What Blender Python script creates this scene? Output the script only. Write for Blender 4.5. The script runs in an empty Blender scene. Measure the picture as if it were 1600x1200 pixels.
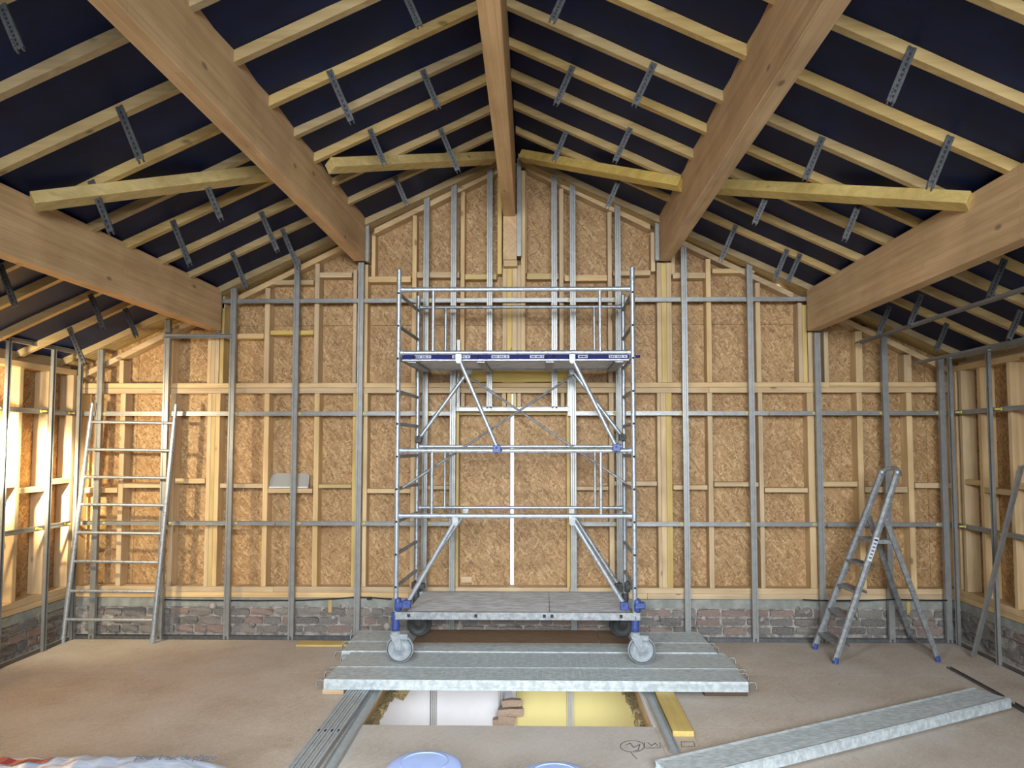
import bpy, bmesh, math, random
from mathutils import Vector, Matrix, Euler
R_ = random.Random(7)
scn = bpy.context.scene
COL = scn.collection

# ------------------------------------------------------------------ camera
F = 1150.0; CX = 826.0; CY = 630.0
PITCH = math.atan(66/F); YAW = math.atan(22/F); EYE = Vector((0, 0, 1.7))
cd = bpy.data.cameras.new('camera'); cam = bpy.data.objects.new('camera', cd); COL.objects.link(cam)
cd.sensor_width = 36; cd.lens = F/1600*36; cd.shift_x = -(CX-800)/1600; cd.shift_y = (CY-600)/1600
cd.clip_start = .05; cd.clip_end = 200
cam.location = EYE; cam.rotation_euler = (math.pi/2+PITCH, 0, YAW)
scn.camera = cam
ROT = Euler((math.pi/2+PITCH, 0, YAW)).to_matrix()
# ------------------------------------------------------------------ exposure, world, lights
scn.view_settings.view_transform = 'Standard'; scn.view_settings.look = 'None'
scn.view_settings.gamma = 1; scn.view_settings.use_curve_mapping = False
scn.view_settings.exposure = -0.13
w = bpy.data.worlds.new('world'); scn.world = w; w.use_nodes = True
w.node_tree.nodes['Background'].inputs[0].default_value = (.93, .93, 1, 1)
w.node_tree.nodes['Background'].inputs[1].default_value = 3.0

def lamp(name, kind, loc, energy, color, size=.2, aim=None, size_y=None, spot=None, blend=.5):
    l = bpy.data.lights.new(name, kind); o = bpy.data.objects.new(name, l); COL.objects.link(o)
    o.location = loc; l.energy = energy; l.color = color
    if kind == 'AREA':
        l.size = size
        if size_y: l.shape = 'RECTANGLE'; l.size_y = size_y
    else: l.shadow_soft_size = size
    if kind == 'SPOT': l.spot_size = spot; l.spot_blend = blend
    if aim: o.rotation_euler = (Vector(aim)-Vector(loc)).to_track_quat('-Z', 'Y').to_euler()
    return o
lamp('daylight_behind', 'AREA', (.3, -2.6, 2.75), 270, (.86, .93, 1.0), 3.6, (.2, 5.2, .2), 1.4).data.spread = math.radians(92)
lamp('hung_work_light', 'SPOT', (-1.0, 1.55, 3.0), 245, (1.0, .985, .96), .12, (-.1, 6.5, .2), spot=math.radians(104), blend=.9)
lamp('left_flood', 'SPOT', (-3.98, 4.95, 1.90), 170, (1.0, .84, .55), .05, (-4.12, 6.0, 1.60), spot=math.radians(124), blend=.7)
lamp('left_flood_core', 'SPOT', (-3.95, 4.95, 1.90), 3800, (1.0, .82, .50), .05, (-4.42, 5.9, 1.52), spot=math.radians(48), blend=.9)
lamp('stairwell_light', 'AREA', (-.25, 4.3, -1.5), 40, (1.0, .98, .97), 2.4, (-.25, 6.6, -.6), 1.2)

def ray(px, py):
    return (ROT @ Vector(((px-CX)/F, (CY-py)/F, -1)))
def PY(px, py, Y): d = ray(px, py); return EYE + d*(Y/d.y)
def PX(px, py, X): d = ray(px, py); return EYE + d*(X/d.x)
def PZ(px, py, Z): d = ray(px, py); return EYE + d*((Z-EYE.z)/d.z)

# ------------------------------------------------------------------ geometry helpers
class MB:
    def __init__(s): s.v = []; s.f = []; s.m = []; s.sm = []
    def add(s, vs, fs, mi=0, smooth=False):
        b = len(s.v); s.v += [tuple(v) for v in vs]
        for f in fs: s.f.append(tuple(i+b for i in f)); s.m.append(mi); s.sm.append(smooth)
        return s
    def box(s, x0, x1, y0, y1, z0, z1, mi=0):
        vs = [(x, y, z) for z in (z0, z1) for y in (y0, y1) for x in (x0, x1)]
        return s.add(vs, [(0,2,3,1),(4,5,7,6),(0,1,5,4),(2,6,7,3),(0,4,6,2),(1,3,7,5)], mi)
    def poly(s, pts, p0, p1, xa, mi=0):
        """closed 2-D outline swept from p0 to p1; xa = direction of the outline's x"""
        p0 = Vector(p0); p1 = Vector(p1); z = (p1-p0).normalized()
        xa = Vector(xa); xa = (xa-z*xa.dot(z)).normalized(); ya = z.cross(xa); n = len(pts)
        vs = [p0+xa*a+ya*b for a, b in pts] + [p1+xa*a+ya*b for a, b in pts]
        fs = [(i, (i+1) % n, n+(i+1) % n, n+i) for i in range(n)]
        fs += [tuple(range(n-1, -1, -1)), tuple(range(n, 2*n))]
        return s.add(vs, fs, mi)
    def bar(s, p0, p1, wx, wy, xa, mi=0):
        a, b = wx/2, wy/2
        return s.poly([(-a,-b),(a,-b),(a,b),(-a,b)], p0, p1, xa, mi)
    def tube(s, p0, p1, r, n=12, r1=None, cap=True, mi=0):
        p0 = Vector(p0); p1 = Vector(p1); r1 = r if r1 is None else r1
        z = (p1-p0).normalized(); xa = z.orthogonal().normalized(); ya = z.cross(xa)
        vs = []
        for p, rr in ((p0, r), (p1, r1)):
            for i in range(n):
                a = 2*math.pi*i/n; vs.append(p+xa*math.cos(a)*rr+ya*math.sin(a)*rr)
        s.add(vs, [(i, (i+1) % n, n+(i+1) % n, n+i) for i in range(n)], mi, True)
        if cap:
            s.add(vs[:n], [tuple(range(n-1, -1, -1))], mi); s.add(vs[n:], [tuple(range(n))], mi)
        return s
    def path(s, pts, r, n=8, mi=0):
        for a, b in zip(pts, pts[1:]): s.tube(a, b, r, n, mi=mi)
        return s
    def lathe(s, prof, c, axis, n=28, mi=0):
        c = Vector(c); z = Vector(axis).normalized(); xa = z.orthogonal().normalized(); ya = z.cross(xa); vs = []
        for r, h in prof:
            for i in range(n):
                a = 2*math.pi*i/n; vs.append(c+z*h+(xa*math.cos(a)+ya*math.sin(a))*r)
        fs = [(k*n+i, k*n+(i+1) % n, (k+1)*n+(i+1) % n, (k+1)*n+i) for k in range(len(prof)-1) for i in range(n)]
        return s.add(vs, fs, mi, True)
    def mesh(s, name, mats):
        me = bpy.data.meshes.new(name); me.from_pydata(s.v, [], s.f)
        if not isinstance(mats, (list, tuple)): mats = [mats]
        for m in mats: me.materials.append(m)
        me.polygons.foreach_set('material_index', s.m); me.polygons.foreach_set('use_smooth', s.sm)
        bm = bmesh.new(); bm.from_mesh(me); bmesh.ops.recalc_face_normals(bm, faces=bm.faces); bm.to_mesh(me); bm.free()
        return me
    def build(s, name, mats, parent=None, bevel=0):
        return link(name, s.mesh(name, mats), parent, bevel)
def link(name, me, parent=None, bevel=0, loc=None):
    o = bpy.data.objects.new(name, me); COL.objects.link(o)
    if loc is not None: o.location = loc
    if parent is not None:
        o.parent = parent; o.matrix_parent_inverse = wm(parent).inverted()
    if bevel:
        b = o.modifiers.new('bevel', 'BEVEL'); b.width = bevel; b.segments = 1; b.limit_method = 'ANGLE'
    return o
def wm(o):
    m = o.matrix_basis.copy()
    if o.parent is not None: m = wm(o.parent) @ o.matrix_parent_inverse @ m
    return m
def tag(o, label=None, cat=None, group=None, kind=None):
    if label: o['label'] = label
    if cat: o['category'] = cat
    if group: o['group'] = group
    if kind: o['kind'] = kind
    return o
def empty(name, loc, label, cat, group=None):
    o = bpy.data.objects.new(name, None); COL.objects.link(o); o.location = loc; o.empty_display_size = .1
    return tag(o, label, cat, group)
def ribbon(pts, t):
    """outline of a folded sheet: polyline pts with thickness t"""
    n = len(pts); off = []
    for i in range(n):
        a = Vector(pts[max(i-1, 0)]); b = Vector(pts[min(i+1, n-1)]); p = Vector(pts[i])
        d1 = (p-a).normalized() if i else (b-p).normalized(); d2 = (b-p).normalized() if i < n-1 else d1
        n1 = Vector((-d1.y, d1.x)); n2 = Vector((-d2.y, d2.x)); m = (n1+n2).normalized()
        off.append(p+m*(t/max(.4, m.dot(n1))))
    return [tuple(p) for p in pts]+[tuple(p) for p in reversed(off)]

# ------------------------------------------------------------------ materials
MATS = {}
def nt(name):
    m = bpy.data.materials.new(name); m.use_nodes = True; t = m.node_tree
    b = t.nodes['Principled BSDF']; return m, t, b
def node(t, ty, **kw):
    n = t.nodes.new(ty)
    for k, v in kw.items():
        if k in n.inputs: n.inputs[k].default_value = v
        else: setattr(n, k, v)
    return n
def ramp(t, fac, stops):
    r = t.nodes.new('ShaderNodeValToRGB'); e = r.color_ramp.elements
    while len(e) < len(stops): e.new(.5)
    for i, (p, c) in enumerate(stops): e[i].position = p; e[i].color = (*c, 1)
    t.links.new(fac, r.inputs[0]); return r
def coords(t, scale=(1,1,1), rot=(0,0,0), rand=True):
    tc = t.nodes.new('ShaderNodeTexCoord'); mp = t.nodes.new('ShaderNodeMapping')
    mp.inputs['Scale'].default_value = scale; mp.inputs['Rotation'].default_value = rot
    t.links.new(tc.outputs['Object'], mp.inputs[0])
    if rand:
        oi = t.nodes.new('ShaderNodeObjectInfo'); ml = t.nodes.new('ShaderNodeMath'); ml.operation = 'MULTIPLY'; ml.inputs[1].default_value = 37.0
        t.links.new(oi.outputs['Random'], ml.inputs[0]); t.links.new(ml.outputs[0], mp.inputs['Location'])
    return mp.outputs[0]
def mix(t, a, b, fac, mode='MIX'):
    m = t.nodes.new('ShaderNodeMix'); m.data_type = 'RGBA'; m.blend_type = mode
    for s, v in ((6, a), (7, b), (0, fac)):
        if isinstance(v, (int, float)): m.inputs[s].default_value = v
        elif isinstance(v, tuple): m.inputs[s].default_value = (*v, 1)
        else: t.links.new(v, m.inputs[s])
    return m.outputs[2]
def objrand(t, lo, hi):
    oi = t.nodes.new('ShaderNodeObjectInfo'); mr = t.nodes.new('ShaderNodeMapRange')
    mr.inputs[3].default_value = lo; mr.inputs[4].default_value = hi
    t.links.new(oi.outputs['Random'], mr.inputs[0]); return mr.outputs[0]
def bumpit(t, b, h, s, d=.01):
    n = t.nodes.new('ShaderNodeBump'); n.inputs['Strength'].default_value = s; n.inputs['Distance'].default_value = d
    t.links.new(h, n.inputs['Height']); t.links.new(n.outputs[0], b.inputs['Normal'])
def wood(name, dark, light, axis, rough=.62, knots=.8, lam=False):
    m, t, b = nt(name); s = [22, 22, 22]; s['xyz'.index(axis)] = 1.1
    c = coords(t, tuple(s)); n = node(t, 'ShaderNodeTexNoise', Scale=1.0, Detail=5.0, Roughness=.6, Distortion=.7)
    t.links.new(c, n.inputs['Vector'])
    r = ramp(t, n.outputs[0], [(.32, dark), (.68, light)])
    col = r.outputs[0]
    # knots
    ks = [7, 7, 7]; ks['xyz'.index(axis)] = 3.2
    ck = coords(t, tuple(ks)); v = node(t, 'ShaderNodeTexVoronoi', Scale=1.0); t.links.new(ck, v.inputs['Vector'])
    kr = ramp(t, v.outputs['Distance'], [(.06, (1,1,1)), (.13, (0,0,0))])
    gt = node(t, 'ShaderNodeMath', operation='GREATER_THAN'); t.links.new(v.outputs['Color'], gt.inputs[0]); gt.inputs[1].default_value = .45
    km = node(t, 'ShaderNodeMath', operation='MULTIPLY'); t.links.new(kr.outputs[0], km.inputs[0]); t.links.new(gt.outputs[0], km.inputs[1])
    k2 = node(t, 'ShaderNodeMath', operation='MULTIPLY'); t.links.new(km.outputs[0], k2.inputs[0]); k2.inputs[1].default_value = knots
    col = mix(t, col, tuple(x*.38 for x in dark), k2.outputs[0])
    # broad blotches
    cb = coords(t, (2.5, 2.5, 2.5)); nb = node(t, 'ShaderNodeTexNoise', Scale=1.0, Detail=2.0); t.links.new(cb, nb.inputs['Vector'])
    rb = ramp(t, nb.outputs[0], [(.3, (.84,.80,.76)), (.7, (1.08,1.06,1.02))])
    col = mix(t, col, rb.outputs[0], 1.0, 'MULTIPLY')
    if lam:   # glued lamellas and finger-joint blocks
        tc = t.nodes.new('ShaderNodeTexCoord'); br = t.nodes.new('ShaderNodeTexBrick')
        mp = t.nodes.new('ShaderNodeMapping'); mp.inputs['Rotation'].default_value = (math.pi/2, 0, math.pi/2)
        sep = t.nodes.new('ShaderNodeSeparateXYZ'); cmb = t.nodes.new('ShaderNodeCombineXYZ')
        t.links.new(tc.outputs['Object'], sep.inputs[0]); t.links.new(sep.outputs[1], cmb.inputs[0])
        ad = node(t, 'ShaderNodeMath', operation='ADD'); t.links.new(sep.outputs[0], ad.inputs[0]); t.links.new(sep.outputs[2], ad.inputs[1])
        t.links.new(ad.outputs[0], cmb.inputs[1]); t.links.new(cmb.outputs[0], br.inputs['Vector'])
        br.inputs['Scale'].default_value = 1; br.inputs['Brick Width'].default_value = .9; br.inputs['Row Height'].default_value = .041
        br.inputs['Mortar Size'].default_value = .0012; br.inputs['Color1'].default_value = (.93,.9,.86,1); br.inputs['Color2'].default_value = (1.05,1.04,1.02,1); br.inputs['Mortar'].default_value = (.8,.75,.7,1)
        col = mix(t, col, br.outputs[0], 1.0, 'MULTIPLY')
    hv = t.nodes.new('ShaderNodeHueSaturation'); t.links.new(col, hv.inputs['Color']); t.links.new(objrand(t, .86, 1.1), hv.inputs['Value']); t.links.new(objrand(t, .9, 1.12), hv.inputs['Saturation'])
    t.links.new(hv.outputs[0], b.inputs['Base Color']); b.inputs['Roughness'].default_value = rough
    b.inputs['Specular IOR Level'].default_value = .3
    bumpit(t, b, n.outputs[0], .25, .004)
    return m
PINE_D, PINE_L = (.52,.37,.20), (.68,.52,.32)
for a in 'xyz': MATS['pine_'+a] = wood('pine_'+a, PINE_D, PINE_L, a)
for a in 'xyz': MATS['glulam_'+a] = wood('glulam_'+a, (.55,.385,.225), (.69,.52,.325), a, lam=(a == 'y'))
MATS['yellow_x'] = wood('yellow_x', (.52,.38,.12), (.68,.53,.22), 'x'); MATS['yellow_y'] = wood('yellow_y', (.52,.40,.15), (.66,.54,.24), 'y')
MATS['yellow_z'] = wood('yellow_z', (.52,.38,.14), (.66,.50,.22), 'z')
MATS['rafter'] = wood('rafter', (.40,.285,.125), (.54,.41,.205), 'x')

def osb(name, plane, pal, sc=1.0, desat=0, rough=.6):
    m, t, b = nt(name); base = None
    for k, (ang, seed) in enumerate(((.35, 0), (-.6, 3.3), (1.2, 7.7), (2.2, 11.1))):
        tc = t.nodes.new('ShaderNodeTexCoord'); mp0 = t.nodes.new('ShaderNodeMapping'); mp0.vector_type = 'POINT'
        rot = {'xz': (0, ang, 0), 'yz': (ang, 0, 0), 'xy': (0, 0, ang)}[plane]
        mp0.inputs['Rotation'].default_value = rot; mp0.inputs['Location'].default_value = (seed, seed, seed)
        t.links.new(tc.outputs['Object'], mp0.inputs[0])
        mp = t.nodes.new('ShaderNodeMapping')
        s = {'xz': (11, 0, 62), 'yz': (0, 11, 62), 'xy': (16, 70, 0)}[plane]
        mp.inputs['Scale'].default_value = tuple(x*sc for x in s); t.links.new(mp0.outputs[0], mp.inputs[0])
        v = node(t, 'ShaderNodeTexVoronoi', Scale=1.0); t.links.new(mp.outputs[0], v.inputs['Vector'])
        sp = t.nodes.new('ShaderNodeSeparateColor'); t.links.new(v.outputs['Color'], sp.inputs[0])
        r = ramp(t, sp.outputs[0], [(0, pal[0]), (.35, pal[1]), (.7, pal[2]), (1, pal[3])])
        if base is None: base = r.outputs[0]; hh = sp.outputs[1]
        else:
            nn = node(t, 'ShaderNodeTexNoise', Scale=22.0+k*7, Detail=2.0); tc2 = t.nodes.new('ShaderNodeTexCoord')
            mm = t.nodes.new('ShaderNodeMapping'); mm.inputs['Location'].default_value = (k*5, k*3, k); t.links.new(tc2.outputs['Object'], mm.inputs[0]); t.links.new(mm.outputs[0], nn.inputs['Vector'])
            rr = ramp(t, nn.outputs[0], [(.49, (0,0,0)), (.53, (1,1,1))])
            base = mix(t, base, r.outputs[0], rr.outputs[0])
    nb = node(t, 'ShaderNodeTexNoise', Scale=2.2, Detail=3.0); tc3 = t.nodes.new('ShaderNodeTexCoord'); t.links.new(tc3.outputs['Object'], nb.inputs['Vector'])
    rb = ramp(t, nb.outputs[0], [(.3, (.86,.84,.82)), (.7, (1.07,1.07,1.06))])
    col = mix(t, base, rb.outputs[0], 1.0, 'MULTIPLY')
    t.links.new(col, b.inputs['Base Color']); b.inputs['Roughness'].default_value = rough; b.inputs['Specular IOR Level'].default_value = .35
    bumpit(t, b, hh, .3, .003)
    return m
OSBP = [(.25,.135,.055), (.38,.225,.10), (.43,.27,.125), (.56,.39,.205)]
for p in ('xz', 'yz'): MATS['osb_'+p] = osb('osb_'+p, p, OSBP)
FLP = [(.45,.37,.29), (.51,.43,.345), (.545,.465,.38), (.60,.52,.44)]
def floor_mat(name, pal, dusty):
    m = osb(name, 'xy', pal, 1.0, rough=.55); t = m.node_tree; b = t.nodes['Principled BSDF']
    src = b.inputs['Base Color'].links[0].from_socket
    tc = t.nodes.new('ShaderNodeTexCoord')
    n = node(t, 'ShaderNodeTexNoise', Scale=1.1, Detail=5.0, Roughness=.65); t.links.new(tc.outputs['Object'], n.inputs['Vector'])
    r = ramp(t, n.outputs[0], [(.35, (0,0,0)), (.7, (dusty,)*3)])
    c = mix(t, src, (.56,.53,.49), r.outputs[0])
    n2 = node(t, 'ShaderNodeTexNoise', Scale=260.0, Detail=2.0); t.links.new(tc.outputs['Object'], n2.inputs['Vector'])
    r2 = ramp(t, n2.outputs[0], [(.35, (.9,.9,.9)), (.65, (1.05,1.05,1.05))])
    c = mix(t, c, r2.outputs[0], 1.0, 'MULTIPLY')
    v = node(t, 'ShaderNodeTexVoronoi', Scale=3.1); t.links.new(tc.outputs['Object'], v.inputs['Vector'])
    r3 = ramp(t, v.outputs['Distance'], [(.018, (1,1,1)), (.035, (0,0,0))])
    c = mix(t, c, (.20,.15,.11), r3.outputs[0])
    t.links.new(c, b.inputs['Base Color']); return m
MATS['floor'] = floor_mat('floor_chipboard', FLP, .7)
MATS['board_grey'] = floor_mat('dusty_board', [(.44,.40,.35), (.49,.455,.41), (.52,.49,.44), (.57,.54,.50)], 1.0)
def plain(name, col, rough=.5, metal=0, noise=0, ns=20, spec=.5, bump=0, trans=0, stretch=(1,1,1), col2=None, hi=.62, lo=.4):
    m, t, b = nt(name); b.inputs['Base Color'].default_value = (*col, 1); b.inputs['Roughness'].default_value = rough
    b.inputs['Metallic'].default_value = metal; b.inputs['Specular IOR Level'].default_value = spec
    if noise:
        c = coords(t, stretch); n = node(t, 'ShaderNodeTexNoise', Scale=float(ns), Detail=5.0, Roughness=.65); t.links.new(c, n.inputs['Vector'])
        c2 = col2 or tuple(x*(1-noise) for x in col)
        r = ramp(t, n.outputs[0], [(lo, c2), (hi, col)]); t.links.new(r.outputs[0], b.inputs['Base Color'])
        if bump: bumpit(t, b, n.outputs[0], bump, .01)
    MATS[name] = m; return m
plain('membrane', (.004,.013,.06), .55, noise=.5, ns=3, spec=.22, bump=.25, col2=(.003,.008,.035))
plain('galv', (.335,.34,.33), .42, .5, noise=.14, ns=14)
plain('galv_dull', (.44,.475,.485), .5, .2, noise=.12, ns=14)
plain('galv_dark', (.17,.175,.18), .45, .7, noise=.3, ns=30)
plain('alu', (.43,.475,.515), .40, .6, noise=.35, ns=38, col2=(.25,.28,.305), lo=.34, hi=.5)
plain('alu_dusty', (.36,.38,.39), .5, .55, noise=.35, ns=30)
plain('deck', (.56,.62,.63), .68, .12, noise=.35, ns=22, stretch=(1,2.4,1), col2=(.38,.425,.44), bump=.15)
plain('deck_edge', (.44,.47,.455), .5, .45, noise=.3, ns=24)
plain('ply_dusty', (.66,.70,.73), .75, noise=.35, ns=9, stretch=(1,5,1), col2=(.40,.41,.42))
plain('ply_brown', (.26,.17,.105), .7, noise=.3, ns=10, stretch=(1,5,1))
plain('black', (.006,.006,.007), .5)
plain('rubber', (.04,.045,.05), .7)
plain('caster_grey', (.33,.365,.39), .55, noise=.25, ns=30)
plain('caster_dark', (.05,.05,.05), .6)
plain('blue_plastic', (.035,.065,.24), .45, noise=.5, ns=60, col2=(.16,.2,.36), lo=.3, hi=.42)
plain('label_blue', (.012,.012,.10), .65, spec=.15)
plain('white_label', (.60,.62,.64), .5)
plain('sticker', (.42,.44,.55), .6, spec=.2)
plain('stub', (.46,.34,.25), .9, noise=.3, ns=12, bump=.5)
plain('yellow_clip', (.62,.50,.10), .5)
plain('cement', (.30,.31,.275), .85, noise=.25, ns=9, bump=.4, col2=(.21,.22,.20))
plain('mortar', (.40,.37,.33), .95, noise=.5, ns=16, bump=.9, col2=(.17,.15,.135))
plain('plasterboard', (.70,.70,.72), .7, noise=.06, ns=3)
plain('yellow_board', (.72,.62,.25), .6, noise=.05, ns=3)
plain('insulation', (.40,.31,.15), .95, noise=.6, ns=60, bump=.8)
plain('red_print', (.36,.03,.035), .5)
plain('dark_ink', (.10,.12,.16), .6)
plain('pencil', (.05,.05,.05), .7)
plain('grey_paper', (.33,.32,.29), .8)
plain('cable_black', (.01,.01,.012), .6)
plain('string', (.65,.50,.22), .7)
plain('bucket_white', (.36,.48,.82), .35, noise=.12, ns=7, spec=.5)
plain('dark_wood', (.085,.05,.03), .8)
def bag_mat():
    m = plain('bag_film', (.56,.66,.82), .22, noise=.22, ns=9, bump=.35, stretch=(1,3,1)); return m
bag_mat()
def brick_mat():
    m, t, b = nt('old_brick'); oi = t.nodes.new('ShaderNodeObjectInfo')
    r = ramp(t, oi.outputs['Random'], [(0, (.085,.075,.075)), (.22, (.15,.125,.115)), (.4, (.22,.12,.10)), (.52, (.12,.11,.115)), (.68, (.21,.185,.16)), (.88, (.25,.15,.125))])
    r.color_ramp.interpolation = 'CONSTANT'
    c = coords(t, (1,1,1)); n = node(t, 'ShaderNodeTexNoise', Scale=26.0, Detail=5.0, Roughness=.7); t.links.new(c, n.inputs['Vector'])
    rr = ramp(t, n.outputs[0], [(.44, (0,0,0)), (.60, (.88,.88,.88))])
    c1 = mix(t, r.outputs[0], (.40,.37,.325), rr.outputs[0]); t.links.new(c1, b.inputs['Base Color']); b.inputs['Roughness'].default_value = .9
    bumpit(t, b, n.outputs[0], .8, .01); MATS['brick'] = m
brick_mat()

M = MATS
# ------------------------------------------------------------------ room constants
YM = 6.5                      # front of the metal lining
YR = 6.553                    # horizontal metal rails
YW = 6.59                     # front of the timber frame
YO = 6.715                    # OSB
XL = PY(112, 993, YM).x; XR = PY(1493, 999, YM).x          # metal lining, side walls
XLW, XLO = XL-.09, XL-.215
XRW, XRO = XR+.09, XR+.215
YB = -3.2                     # rear of the room
XC = -.27; ZR = 4.262; SL = .466       # ridge line, underside of rafters at the ridge, slope
def roof(x): return ZR-SL*max(0, abs(x-XC)-.055)
def zw(py, Y=YM): return PY(800, py, Y).z
RH = .066                     # rafter height (vertical)
NORM = math.sqrt(1+SL*SL)

# ================================================================== SETTING
# ---- roof membrane
mb = MB(); zt = RH+.004; xe = (XLO-.25, XRO+.25)
for s_, x1 in ((-1, xe[0]), (1, xe[1])):
    nx, ny = 26, 40; vs = []; top = []
    for j in range(ny+1):
        y = YB-.3+(YO+.45-(YB-.3))*j/ny
        for i in range(nx+1):
            x = XC+(x1-XC)*i/nx
            sag = .012*math.sin(y/.45*2*math.pi)+.004*math.sin(x*7+y*3)
            vs.append((x, y, ZR+zt-SL*abs(x-XC)+.012+sag))
    fs = [(j*(nx+1)+i, j*(nx+1)+i+1, (j+1)*(nx+1)+i+1, (j+1)*(nx+1)+i) for j in range(ny) for i in range(nx)]
    mb.add(vs, fs, 0, True)
    y0, y1 = YB-.4, YO+.5
    a = ZR+zt+.08; bz = ZR+zt-SL*abs(x1-XC)+.08
    mb.add([(XC, y0, a), (x1, y0, bz), (x1, y1, bz), (XC, y1, a), (XC, y0, a+.05), (x1, y0, bz+.05), (x1, y1, bz+.05), (XC, y1, a+.05)],
           [(0,1,2,3), (4,5,6,7), (0,1,5,4), (2,3,7,6), (1,2,6,5), (0,3,7,4)])
ceiling = tag(mb.build('ceiling', M['membrane']), 'dark navy roofing membrane over pine rafters', kind='structure')
# ---- rafters (parts of the roof)
RY = [6.36-.445*i for i in range(0, 21)]
RY = [6.705, 6.655, 6.605, 6.555, 6.505, 5.93, 5.485, 5.03, 4.615, 4.19, 3.70, 3.22] + [3.22-.46*i for i in range(1, 14)]
def rafter_mesh(sgn, x1, name):
    m = MB(); x0 = XC+sgn*.052
    a = (x0, 0, ZR); b = (x1, 0, ZR-SL*(abs(x1-x0)))
    vs = []
    for dy in (0, .045):
        vs += [(a[0], dy, a[2]), (b[0], dy, b[2]), (b[0], dy, b[2]+RH), (a[0], dy, a[2]+RH)]
    m.add(vs, [(0,1,2,3), (7,6,5,4), (0,4,5,1), (3,2,6,7), (1,5,6,2), (0,3,7,4)])
    return m.mesh(name, M['rafter'])
rl = rafter_mesh(-1, xe[0]+.02, 'rafter'); rr_ = rafter_mesh(1, xe[1]-.02, 'rafter')
for y in RY:
    for me in (rl, rr_): link('rafter', me, ceiling, loc=(0, y-.045, 0))
# ---- perforated hangers, screwed to the rafter sides
def hanger_mesh():
    L = .30; m = MB(); prof = ribbon([(-.0175, -.006), (-.0175, .004), (-.008, .004), (-.006, .001), (.006, .001), (.008, .004), (.0175, .004), (.0175, -.006)], .0016)
    m.poly(prof, (0, 0, 0), (0, 0, -L), (1, 0, 0))
    for sx in (-.012, .012): m.poly([(-.004,-.006), (.004,-.006), (.002,.006), (-.002,.006)], (sx, -.002, -L), (sx, -.002, -L-.02), (1,0,0))
    for k in range(9): m.box(-.003, .003, -.0058, -.0048, -.03-k*.029, -.045-k*.029, 1)
    for k in range(3): m.box(-.012, -.009, -.0075, -.0065, -L+.02+k*.02, -L+.03+k*.02, 1)
    return m.mesh('hanger', [M['galv_dark'], M['black']])
hm = hanger_mesh()
HL = [(187,130,222,215), (143,250,180,330), (315,240,350,312), (270,330,302,397), (408,318,437,378), (441,350,468,410), (363,387,388,442),
      (515,72,553,152), (660,105,690,162), (632,-12,650,24), (578,198,606,250), (688,200,720,280), (617,273,635,317), (2,8,17,58), (0,412,20,475),
      (141,460,165,512), (195,482,215,525), (108,508,132,565),
      (887,-20,872,16), (895,98,868,158), (1022,85,992,152), (885,205,862,250), (985,200,965,255), (970,275,945,322), (1425,52,1383,138),
      (1285,207,1253,272), (1485,200,1448,280), (1200,302,1178,350), (1345,312,1317,375), (1150,350,1125,405), (1250,380,1233,425),
      (1230,390,1208,437), (1570,405,1540,463), (1440,460,1417,507), (1390,478,1375,523), (1480,505,1462,548), (1595,485,1570,528)]
for (a, b, c, d) in HL:
    r = ray(a, b); s_ = -1 if a < 800 else 1
    # intersect with the roof plane (top of the rafters)
    t_ = (ZR+RH*.7+SL*(.055)+SL*s_*XC*1.0 - EYE.z)/(r.z+SL*s_*r.x)
    p = EYE+r*t_
    ys = min(RY, key=lambda q: abs(q-.03-p.y)); Y = ys-.045-.008
    p = PY(a, b, Y); q = PY(c, d, Y); L = (q-p).length
    zr = roof(p.x)+RH*.6
    o = link('hanger', hm, ceiling, loc=(p.x, Y, min(p.z, zr)))
    L = min(max(L, .2), .36)
    o.scale = (1, 1, L/.31); o.rotation_euler = (0, s_*math.atan(SL)*(.9+.1*R_.random()), 0)

# ---- back wall
def stud_x(px, py=766, Y=YW): return PY(px, py, Y).x
wallb = MB(); Zp = zw(936, YW)                 # top of the masonry plinth
ZC = Zp-.075
wallb.box(XLO-.3, XRO+.3, YW+.012, YO+.3, -3.0, ZC, 0)
wallb.box(XLO-.3, XRO+.3, YW+.002, YO+.3, ZC, Zp, 1)
wall_back = tag(wallb.build('wall_back', [M['mortar'], M['cement']]), 'timber framed gable wall over a low brick plinth', kind='structure')
# outer cladding, leaving the slit between the two door panels
xs = PY(800, 770, YO).x; zs0, zs1 = zw(917, YO), zw(603, YO); hw = .0155
cl = MB(); T = .06; xa, xb = xe[0]-.05, xe[1]+.05
def rz(x): return ZR+RH+.10-SL*abs(x-XC)
def slab(pts, y0, y1, m, mi=0):
    n = len(pts); vs = [(x, y0, z) for x, z in pts]+[(x, y1, z) for x, z in pts]
    m.add(vs, [tuple(range(n)), tuple(range(2*n-1, n-1, -1))]+[(i, (i+1) % n, n+(i+1) % n, n+i) for i in range(n)], mi)
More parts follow.
